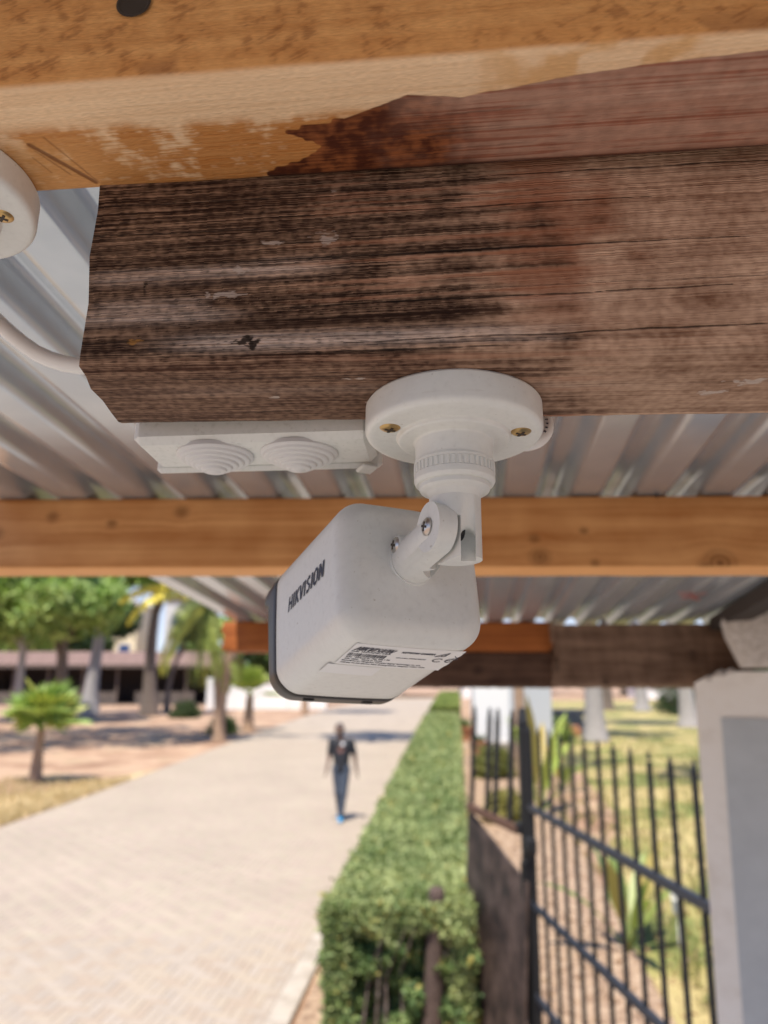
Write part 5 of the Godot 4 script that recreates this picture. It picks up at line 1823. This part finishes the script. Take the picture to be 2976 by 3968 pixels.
func security_camera() -> void:
	var c := thing("security_camera", "white box shaped security camera hanging on its round bracket under the weathered plank", "security camera", roof_at(-0.0005, 0.1298, 0.289))
	# bracket
	var base := part(c, "mounting_base", lathe(mount_profile(), 96), M.plastic)
	for q in [[-0.0245, 0.0130], [0.0263, 0.0052]]:
		screw(base, "screw", 0.0041, M.brass, Transform3D(Basis(), Vector3(q[0], -0.0128, q[1])))
	var nut := part(c, "collar_nut", lathe([[0.0150, -0.0240, 1], [0.0158, -0.0241, 2], [0.0160, -0.0245, 3], [0.0160, -0.0252, 4], [0.0156, -0.0255, 5], [0.0156, -0.0292, 6], [0.0160, -0.0295, 7], [0.0160, -0.0318, 8], [0.0154, -0.0330, 8], [0.0148, -0.0333, 9], [0.0139, -0.0333, 10], [0.0137, -0.0328, 10]], 72), M.plastic)
	var s := st()
	for k in 44:
		var a := TAU * k / 44
		add_box(s, Vector3(0.0008, 0.0036, 0.0012), Transform3D(Basis(Vector3.UP, -a), Vector3(cos(a) * 0.0157, -0.02735, sin(a) * 0.0157)), 0.0002)
	part(nut, "ribbing", done(s), M.plastic)
	part(c, "collar", lathe([[0.0132, -0.0326, 1], [0.0139, -0.0331, 2], [0.0139, -0.0336, 3], [0.0139, -0.0350, 4], [0.0135, -0.0357, 4], [0.0114, -0.0362, 4], [0.0105, -0.0370, 4], [0.0101, -0.0390, 4], [0.0, -0.0390, 5]], 64), M.plastic)
	# stem with a cable slot, made with booleans
	var hinge_turn := Basis(Vector3.UP, 0.508)
	var stem := CSGCombiner3D.new()
	stem.name = "stem"
	c.add_child(stem, true)
	var flat := -0.003
	csg_cyl(stem, 0.0101, 0.0275, Transform3D(Basis(), Vector3(0, -0.0495, 0)), CSGShape3D.OPERATION_UNION)
	csg_box(stem, Vector3(0.03, 0.03, 0.03), Transform3D(hinge_turn, hinge_turn * Vector3(flat - 0.015, 0, 0) + Vector3(0, -0.0480 - 0.015, 0)), CSGShape3D.OPERATION_SUBTRACTION)
	csg_box(stem, Vector3(0.0056, 0.012, 0.02), Transform3D(Basis(), Vector3(0.0047, -0.0607, 0.0085)), CSGShape3D.OPERATION_SUBTRACTION)
	csg_cyl(stem, 0.0028, 0.02, Transform3D(Basis(Vector3.RIGHT, PI / 2), Vector3(0.0047, -0.0547, 0.0085)), CSGShape3D.OPERATION_SUBTRACTION)
	stem.material_override = M.plastic

	# body
	var bx := Transform3D(Basis(Vector3(0.8745, -0.0178, -0.4848), Vector3(-0.0772, 0.9815, -0.1753), Vector3(0.4789, 0.1907, 0.8569)).orthonormalized(), Vector3(-0.017, -0.0602, -0.0273))
	var arm := CSGCombiner3D.new()
	arm.name = "hinge_arm"
	c.add_child(arm, true)
	arm.transform = bx * Transform3D(Basis(), Vector3(-0.0018, 0.0022, 0))
	csg_cyl(arm, 0.0098, 0.036, Transform3D(Basis(Vector3.RIGHT, PI / 2), Vector3(0, 0, 0.0155)), CSGShape3D.OPERATION_UNION)
	var sp := CSGCylinder3D.new()
	sp.radius = 0.0098
	sp.height = 0.0182
	sp.sides = 48
	sp.transform = Transform3D(Basis(Vector3.BACK, PI / 2), Vector3(0.0002, 0, 0.0335))
	arm.add_child(sp)
	csg_box(arm, Vector3(0.03, 0.03, 0.05), Transform3D(Basis(), Vector3(-0.0012 + 0.015, 0, 0.0175 + 0.025)), CSGShape3D.OPERATION_SUBTRACTION)
	csg_box(arm, Vector3(0.03, 0.03, 0.012), Transform3D(Basis(Vector3.UP, -0.75), Vector3(0.0128, 0, 0.0195)), CSGShape3D.OPERATION_SUBTRACTION)
	arm.material_override = M.plastic
	part(c, "arm_flange", lathe([[0.0, 0.001, 1], [0.0104, 0.001, 2], [0.0104, 0.0003, 3], [0.0106, -0.0008, 3]], 56), M.plastic, bx * Transform3D(Basis(Vector3.RIGHT, PI / 2), Vector3(-0.0018, 0.0022, 0.001)))
	var left := Basis(Vector3.BACK, -PI / 2)   # turns -y to -x
	screw(c, "hinge_screw", 0.0036, M.steel, bx * Transform3D(left, Vector3(-0.0110, 0.0022, 0.0335)))
	part(c, "screw_boss", lathe([[0.0, -0.006, 1], [0.0040, -0.006, 2], [0.0043, -0.0055, 2], [0.0046, 0.0, 2], [0.0046, 0.004, 2]], 32), M.plastic, bx * Transform3D(left, Vector3(-0.0048, 0.0072, 0.0046)))
	screw(c, "hinge_screw", 0.0036, M.steel, bx * Transform3D(left, Vector3(-0.0107, 0.0072, 0.0046)))
	part(c, "hinge_pin", tube([Vector3(-0.004, -0.0525, 0.004), Vector3(0.002, -0.0525, 0.0005)], [0.0034, 0.0034], 16), M.black)

	var n := 160
	s = st()
	var rings: Array = []
	var rr := 0.0095
	# the back: slightly domed, then a generous radius into the sides
	for q in [[0.985, -0.0014], [0.75, -0.0012], [0.45, -0.0006]]:
		var ring: Array = []
		for k in n:
			var p := body_point(float(k) / n, 0.0, rr, 0.013)
			ring.append(Vector3(p.x * (1.0 - q[0]), p.y * (1.0 - q[0]), -q[1] ))
		rings.append(ring)
	for j in 11:
		var a := j / 10.0 * PI / 2
		var ring: Array = []
		for k in n:
			ring.append(body_point(float(k) / n, rr * (1 - cos(a)), rr * (1 - sin(a)), 0.0115))
		rings.append(ring)
	for j in range(1, 15):
		var ring: Array = []
		for k in n:
			ring.append(body_point(float(k) / n, lerpf(rr, BL - 0.0006, j / 14.0), 0.0, 0.0115))
		rings.append(ring)
	var lip: Array = []
	for k in n:
		lip.append(body_point(float(k) / n, BL, 0.0006, 0.0115))
	rings.append(lip)
	loft(s, rings, 1)
	s.set_smooth_group(1)
	for k in n:
		tri(s, Vector3(0, 0, 0.0014), rings[0][(k + 1) % n], rings[0][k])
	var body := part(c, "camera_body", done(s), M.plastic, bx)
	# dark front frame; its top part runs out as a hood
	s = st()
	rings = []
	var defs := [[0.0, 0.0012], [0.02, 0.0003], [0.06, -0.0002], [0.3, -0.0003], [0.6, -0.0003], [0.86, 0.0], [0.95, 0.0008], [1.0, 0.0022], [1.0, 0.0060], [0.97, 0.0070]]
	for q in defs:
		var ring: Array = []
		for k in n:
			var p := body_point(float(k) / n, BL, q[1], 0.0115)
			var v := p.y / (BH / 2 * (1 + BK))
			var ext := lerpf(0.0130, 0.0175, clampf((v + 1.0) / 1.5, 0, 1)) + 0.0085 * sstep(0.46, 0.58, v)
			ring.append(Vector3(p.x, p.y, -(BL + 0.0002 + ext * q[0])))
		rings.append(ring)
	loft(s, rings, 1)
	var bezel := part(body, "front_frame", done(s), M.bezel)
	s = st()
	var wr: Array = []
	for k in n:
		wr.append(body_point(float(k) / n, BL, 0.0060, 0.0115) + Vector3(0, 0, -0.004))
	s.set_smooth_group(-1)
	for k in n:
		tri(s, Vector3(0, 0, -BL - 0.004), wr[k], wr[(k + 1) % n])
	part(body, "front_window", done(s), M.glass)
	part(body, "lens", lathe([[0.0, -0.002, 1], [0.008, -0.0012, 1], [0.011, 0.0, 2], [0.012, 0.001, 3], [0.012, 0.003, 3]], 32), M.glass, Transform3D(Basis(Vector3.RIGHT, PI / 2), Vector3(0, 0, -BL - 0.0045)))
	for x in [-0.0165, 0.0145]:
		part(bezel, "drain_slot", box(Vector3(0.0052, 0.0012, 0.0024), 0.0), M.black, Transform3D(Basis(Vector3.RIGHT, -0.05), Vector3(x, -(BH / 2 * (1 + BK)) - 0.0010, -(BL + 0.0062))))

	# print: the maker's name on the left side
	var bold := SystemFont.new()
	bold.font_names = PackedStringArray(["Droid Sans"])
	bold.font_weight = 700
	var sans := SystemFont.new()
	sans.font_names = PackedStringArray(["Droid Sans"])
	part(body, "name_print", stroke_word("HIKVISION", 0.0070, 0.0475, 0.27, 0.0018, on_left(0.0676, 0.0010)), M.ink)
	# rating label on the underside
	s = st()
	s.set_smooth_group(1)
	for piece in [[-0.0238, 0.0262, 0.0098, 0.0366], [-0.0262, -0.0010, 0.0376, 0.0500]]:
		var f := on_bottom(0.0, 0.0)
		for i in 24:
			for j in 10:
				var q: Array = []
				for k in [[0, 0], [0, 1], [1, 1], [1, 0]]:
					var x := lerpf(piece[0], piece[1], (i + k[0]) / 24.0)
					var z := lerpf(piece[2], piece[3], (j + k[1]) / 10.0)
					var lift := -0.00012
					if x > 0.017:
						lift += 0.0005 * pow((x - 0.017) / 0.0115, 2.0) * (0.5 + 0.5 * sin(z * 520.0))
					q.append(f.call(Vector3(x, -z, lift)))
				quad(s, q[0], q[1], q[2], q[3])
	var label := part(body, "rating_label", done(s), M.sticker)
	part(label, "name_print", stroke_word("HIKVISION", 0.0046, 0.0165, 0.4, 0.0007, on_bottom(-0.0222, 0.0178)), M.ink)
	var lines := [["NETWORK CAMERA", bold, 0.0020, -0.0012, 0.0166, 0.0, 0.0155],
		["Model:   DS-2CD1021G0-I   2.8mm", sans, 0.0013, -0.0226, 0.0198, 0.0, 0.0175], ["12V= 0.45A, 5W/PoE 802.3af", sans, 0.0013, -0.0010, 0.0234, 0.0, 0.0140],
		["S/N:   Default IP: 192.168.1.64", sans, 0.0013, -0.0222, 0.0272, 0.0, 0.0200], ["Mfr. date:   Made in China", sans, 0.0013, -0.0220, 0.0294, 0.0, 0.0170],
		["Manufacturer: Hangzhou Hikvision Digital Technology Co., Ltd.", sans, 0.0016, -0.0224, 0.0320, 0.0, 0.0370], ["Address: No.555 Qianmo Road, Binjiang District, Hangzhou 310051, China", sans, 0.0016, -0.0222, 0.0346, 0.0, 0.0400]]
	for q in lines:
		part(label, "print", lettering(q[0], q[2], 0.00008, q[1], q[5], q[6], on_bottom(q[3], q[4])), M.ink)
	s = st()
	var f2 := on_bottom(0.0, 0.0)
	var x := -0.0226
	while x < -0.0062:
		var wbar: float = [0.00022, 0.0004, 0.00065][rng.randi() % 3]
		flat_bar(s, f2, x, x + wbar, 0.0212, 0.0252)
		x += wbar + [0.0003, 0.00045][rng.randi() % 2]
	part(label, "barcode", done(s), M.ink)
	s = st()
	# the two round conformity letters
	for g in [[0.0188, 0], [0.0248, 1]]:
		for k in 16:
			var a0 := lerpf(0.6, TAU - 0.6, k / 16.0)
			var a1 := lerpf(0.6, TAU - 0.6, (k + 1) / 16.0)
			arc_piece(s, f2, Vector2(g[0], 0.0228), 0.0024, 0.0018, a0, a1)
		if g[1] == 1:
			flat_bar(s, f2, g[0] - 0.002, g[0] + 0.0012, 0.0225, 0.0231)
	# triangle mark with a ring
	for q in [[0.0150, 0.0180, 0.0196, 0.0172], [0.0196, 0.0172, 0.0200, 0.0128], [0.0200, 0.0128, 0.0150, 0.0180]]:
		line_piece(s, f2, Vector2(q[0], q[1]), Vector2(q[2], q[3]), 0.0005)
	for k in 14:
		arc_piece(s, f2, Vector2(0.0185, 0.0162), 0.0012, 0.0008, TAU * k / 14, TAU * (k + 1) / 14)
	for q in [[0.0256, 0.0125, 0.0282, 0.0118], [0.0240, 0.0160, 0.0275, 0.0205], [0.0274, 0.0155, 0.0242, 0.0208], [0.0238, 0.0208, 0.0278, 0.0206]]:
		line_piece(s, f2, Vector2(q[0], q[1]), Vector2(q[2], q[3]), 0.0004)
	part(label, "marks", done(s), M.ink)


# heavy slanted capitals drawn as strokes, each letter a few thin bars
func stroke_word(word: String, h: float, width: float, slant: float, thick: float, f: Callable) -> ArrayMesh:
	var glyph := {
		"H": [0.5, [[0, 0, 0, 1], [0.5, 0, 0.5, 1], [0, 0.5, 0.5, 0.5]]], "I": [0.0, [[0, 0, 0, 1]]], "K": [0.36, [[0, 0, 0, 1], [0.02, 0.42, 0.48, 1], [0.14, 0.56, 0.52, 0]]],
		"V": [0.5, [[0, 1, 0.25, 0], [0.29, 0, 0.56, 1]]], "N": [0.54, [[0, 0, 0, 1], [0.0, 0.98, 0.54, 0.02], [0.54, 0, 0.54, 1]]],
		"S": [0.46, [[0.46, 0.90, 0.16, 0.93], [0.16, 0.94, 0.02, 0.80], [0.02, 0.82, 0.06, 0.62], [0.04, 0.66, 0.42, 0.40], [0.41, 0.44, 0.45, 0.20], [0.46, 0.24, 0.32, 0.07], [0.34, 0.07, 0.0, 0.09]]],
		"O": [0.54, [[0.0, 0.2, 0.0, 0.8], [0.0, 0.78, 0.14, 0.94], [0.12, 0.93, 0.42, 0.93], [0.40, 0.94, 0.54, 0.78], [0.54, 0.8, 0.54, 0.2], [0.54, 0.22, 0.40, 0.06], [0.42, 0.07, 0.12, 0.07], [0.14, 0.06, 0.0, 0.22]]]}
	var total := -0.36
	for k in word.length():
		total += float(glyph[word[k]][0]) + 0.36
	var sx := (width - thick) / total
	var s := st()
	s.set_smooth_group(-1)
	var x := 0.0
	var z := 0.00008
	for k in word.length():
		var g: Array = glyph[word[k]]
		for q in g[1]:
			var a := Vector2((x + q[0]) * sx, q[1] * (h - thick * 0.0))
			var b := Vector2((x + q[2]) * sx, q[3] * (h - thick * 0.0))
			var dir := (b - a).normalized()
			# bars keep one width measured along the line of writing unless they lie flat
			var n := Vector2(thick / 2, 0) if absf(dir.y) > 0.45 else Vector2(0, thick * 0.42)
			var p: Array = []
			for c in [a - n, a + n, b + n, b - n]:
				p.append(f.call(Vector3(c.x + c.y * slant, c.y, z)))
			quad(s, p[0], p[1], p[2], p[3])
			z += 0.000006
		x += float(g[0]) + 0.36
	return done(s)


func flat_bar(s: SurfaceTool, f: Callable, x0: float, x1: float, s0: float, s1: float) -> void:
	s.set_smooth_group(-1)
	quad(s, f.call(Vector3(x0, -s0, 0.00008)), f.call(Vector3(x0, -s1, 0.00008)), f.call(Vector3(x1, -s1, 0.00008)), f.call(Vector3(x1, -s0, 0.00008)))


func line_piece(s: SurfaceTool, f: Callable, a: Vector2, b: Vector2, w: float) -> void:
	var n := (b - a).normalized().orthogonal() * w / 2
	var q: Array = []
	for p in [a + n, a - n, b - n, b + n]:
		q.append(f.call(Vector3(p.x, -p.y, 0.00009)))
	quad(s, q[0], q[1], q[2], q[3])


func arc_piece(s: SurfaceTool, f: Callable, c: Vector2, r0: float, r1: float, a0: float, a1: float) -> void:
	var q: Array = []
	for k in [[r0, a0], [r1, a0], [r1, a1], [r0, a1]]:
		q.append(f.call(Vector3(c.x + cos(k[1]) * k[0], -(c.y + sin(k[1]) * k[0]), 0.0001)))
	quad(s, q[0], q[1], q[2], q[3])


func csg_cyl(p: Node, r: float, h: float, t: Transform3D, op: int) -> void:
	var o := CSGCylinder3D.new()
	o.radius = r
	o.height = h
	o.sides = 64
	o.transform = t
	o.operation = op
	p.add_child(o)


func csg_box(p: Node, size: Vector3, t: Transform3D, op: int) -> void:
	var o := CSGBox3D.new()
	o.size = size
	o.transform = t
	o.operation = op
	p.add_child(o)


# ------------------------------------------------------------------ junction box, second mounting base, cables
func box_and_cables() -> void:
	var jb := thing("junction_box", "white plastic junction box with stepped rubber cones behind the weathered plank", "junction box", roof_at(-0.0895, 0.125, 0.3215))
	part(jb, "box", box(Vector3(0.106, 0.05, 0.034), 0.003, Vector3(0, 0.025, 0.0)), M.plastic_paint)
	part(jb, "lid", box(Vector3(0.110, 0.052, 0.004), 0.0018, Vector3(0, 0.0248, -0.0193)), M.plastic_paint)
	part(jb, "lid_clip", box(Vector3(0.008, 0.002, 0.009), 0.0008), M.plastic_paint, Transform3D(Basis(Vector3.UP, 0.5), Vector3(0.048, -0.0028, -0.016)))
	for x in [-0.0200, 0.0190]:
		var pr: Array = [[0.0, 0.001, 1], [0.0162, 0.001, 2], [0.0164, -0.0008, 3], [0.0158, -0.0016, 3]]
		var r := 0.0150
		var y := -0.0017
		for k in 5:
			pr.append([r, y, 4 + k * 3])
			pr.append([r - 0.0004, y - 0.0010, 5 + k * 3])
			pr.append([r - 0.0011, y - 0.0013, 6 + k * 3])
			r -= 0.0024
			y -= 0.0013
		pr.append([r, y, 40])
		pr.append([r - 0.001, y - 0.0006, 40])
		pr.append([0.0, y - 0.0007, 41])
		part(jb, "cable_cone", lathe(pr, 48), M.rubber, Transform3D(Basis(Vector3.BACK, rng.randf_range(-0.03, 0.03)), Vector3(x, 0, 0.0)).scaled_local(Vector3(1.08, 1.0, 1.0)))
	var mb := thing("mounting_base", "white round mounting base with brass screw cut off by the left edge", "mounting base", roof_at(-0.1985, 0.2098, 0.2345))
	part(mb, "base", lathe(mount_profile(), 96), M.plastic)
	screw(mb, "screw", 0.0041, M.brass, Transform3D(Basis(Vector3.UP, 0.3), Vector3(0.0232, -0.0128, -0.0065)))
	screw(mb, "screw", 0.0041, M.brass, Transform3D(Basis(), Vector3(-0.024, -0.0128, 0.0065)))
	part(mb, "collar", lathe([[0.0150, -0.0240, 1], [0.0160, -0.0245, 2], [0.0160, -0.0318, 3], [0.0148, -0.0333, 4], [0.0, -0.0333, 5]], 48), M.plastic)
	part(mb, "stem", lathe([[0.0101, -0.033, 1], [0.0101, -0.05, 2], [0.008, -0.054, 3], [0.0, -0.055, 3]], 32), M.plastic)
	var c1 := thing("white_cable", "white cable sagging from the left edge to behind the weathered plank", "cable", roof_at(0, 0, 0))
	var cp: Array = []
	var ctrl := Curve3D.new()
	for p in [[-0.60, 0.274], [-0.45, 0.276], [-0.33, 0.266], [-0.27, 0.240], [-0.2492, 0.2206], [-0.2312, 0.2035], [-0.2142, 0.19], [-0.2011, 0.1837], [-0.1873, 0.1803], [-0.1646, 0.1800], [-0.135, 0.184], [-0.11, 0.190]]:
		ctrl.add_point(Vector3(p[0], p[1], -0.335))
	for i in ctrl.point_count:
		var a := ctrl.get_point_position(maxi(i - 1, 0))
		var b := ctrl.get_point_position(mini(i + 1, ctrl.point_count - 1))
		ctrl.set_point_in(i, (a - b) / 6.0)
		ctrl.set_point_out(i, (b - a) / 6.0)
	var l := ctrl.get_baked_length()
	var rad: Array = []
	for i in 60:
		cp.append(ctrl.sample_baked(l * i / 59.0, true))
		rad.append(0.0041)
	part(c1, "sheath", tube(cp, rad, 16), M.cable)
	var c2 := thing("white_cable", "short looped white cable with black print behind the bracket's right rim", "cable", roof_at(0.031, 0.1385, 0.330))
	var pts: Array = []
	rad = []
	for i in 25:
		var a := lerpf(-2.6, 2.0, i / 24.0)
		pts.append(Vector3(cos(a) * 0.0105, sin(a) * 0.0105, -0.004 * sin(a)))
		rad.append(0.0034)
	part(c2, "sheath", tube(pts, rad, 14), M.cable)
	var s := st()
	for k in 5:
		var a := -0.55 + k * 0.22
		add_box(s, Vector3(0.0012, 0.0013, 0.0003), Transform3D(Basis(Vector3.BACK, a), Vector3(cos(a) * 0.0105, sin(a) * 0.0105, 0.0034 - 0.004 * sin(a))))
	part(c2, "print", done(s), M.ink)
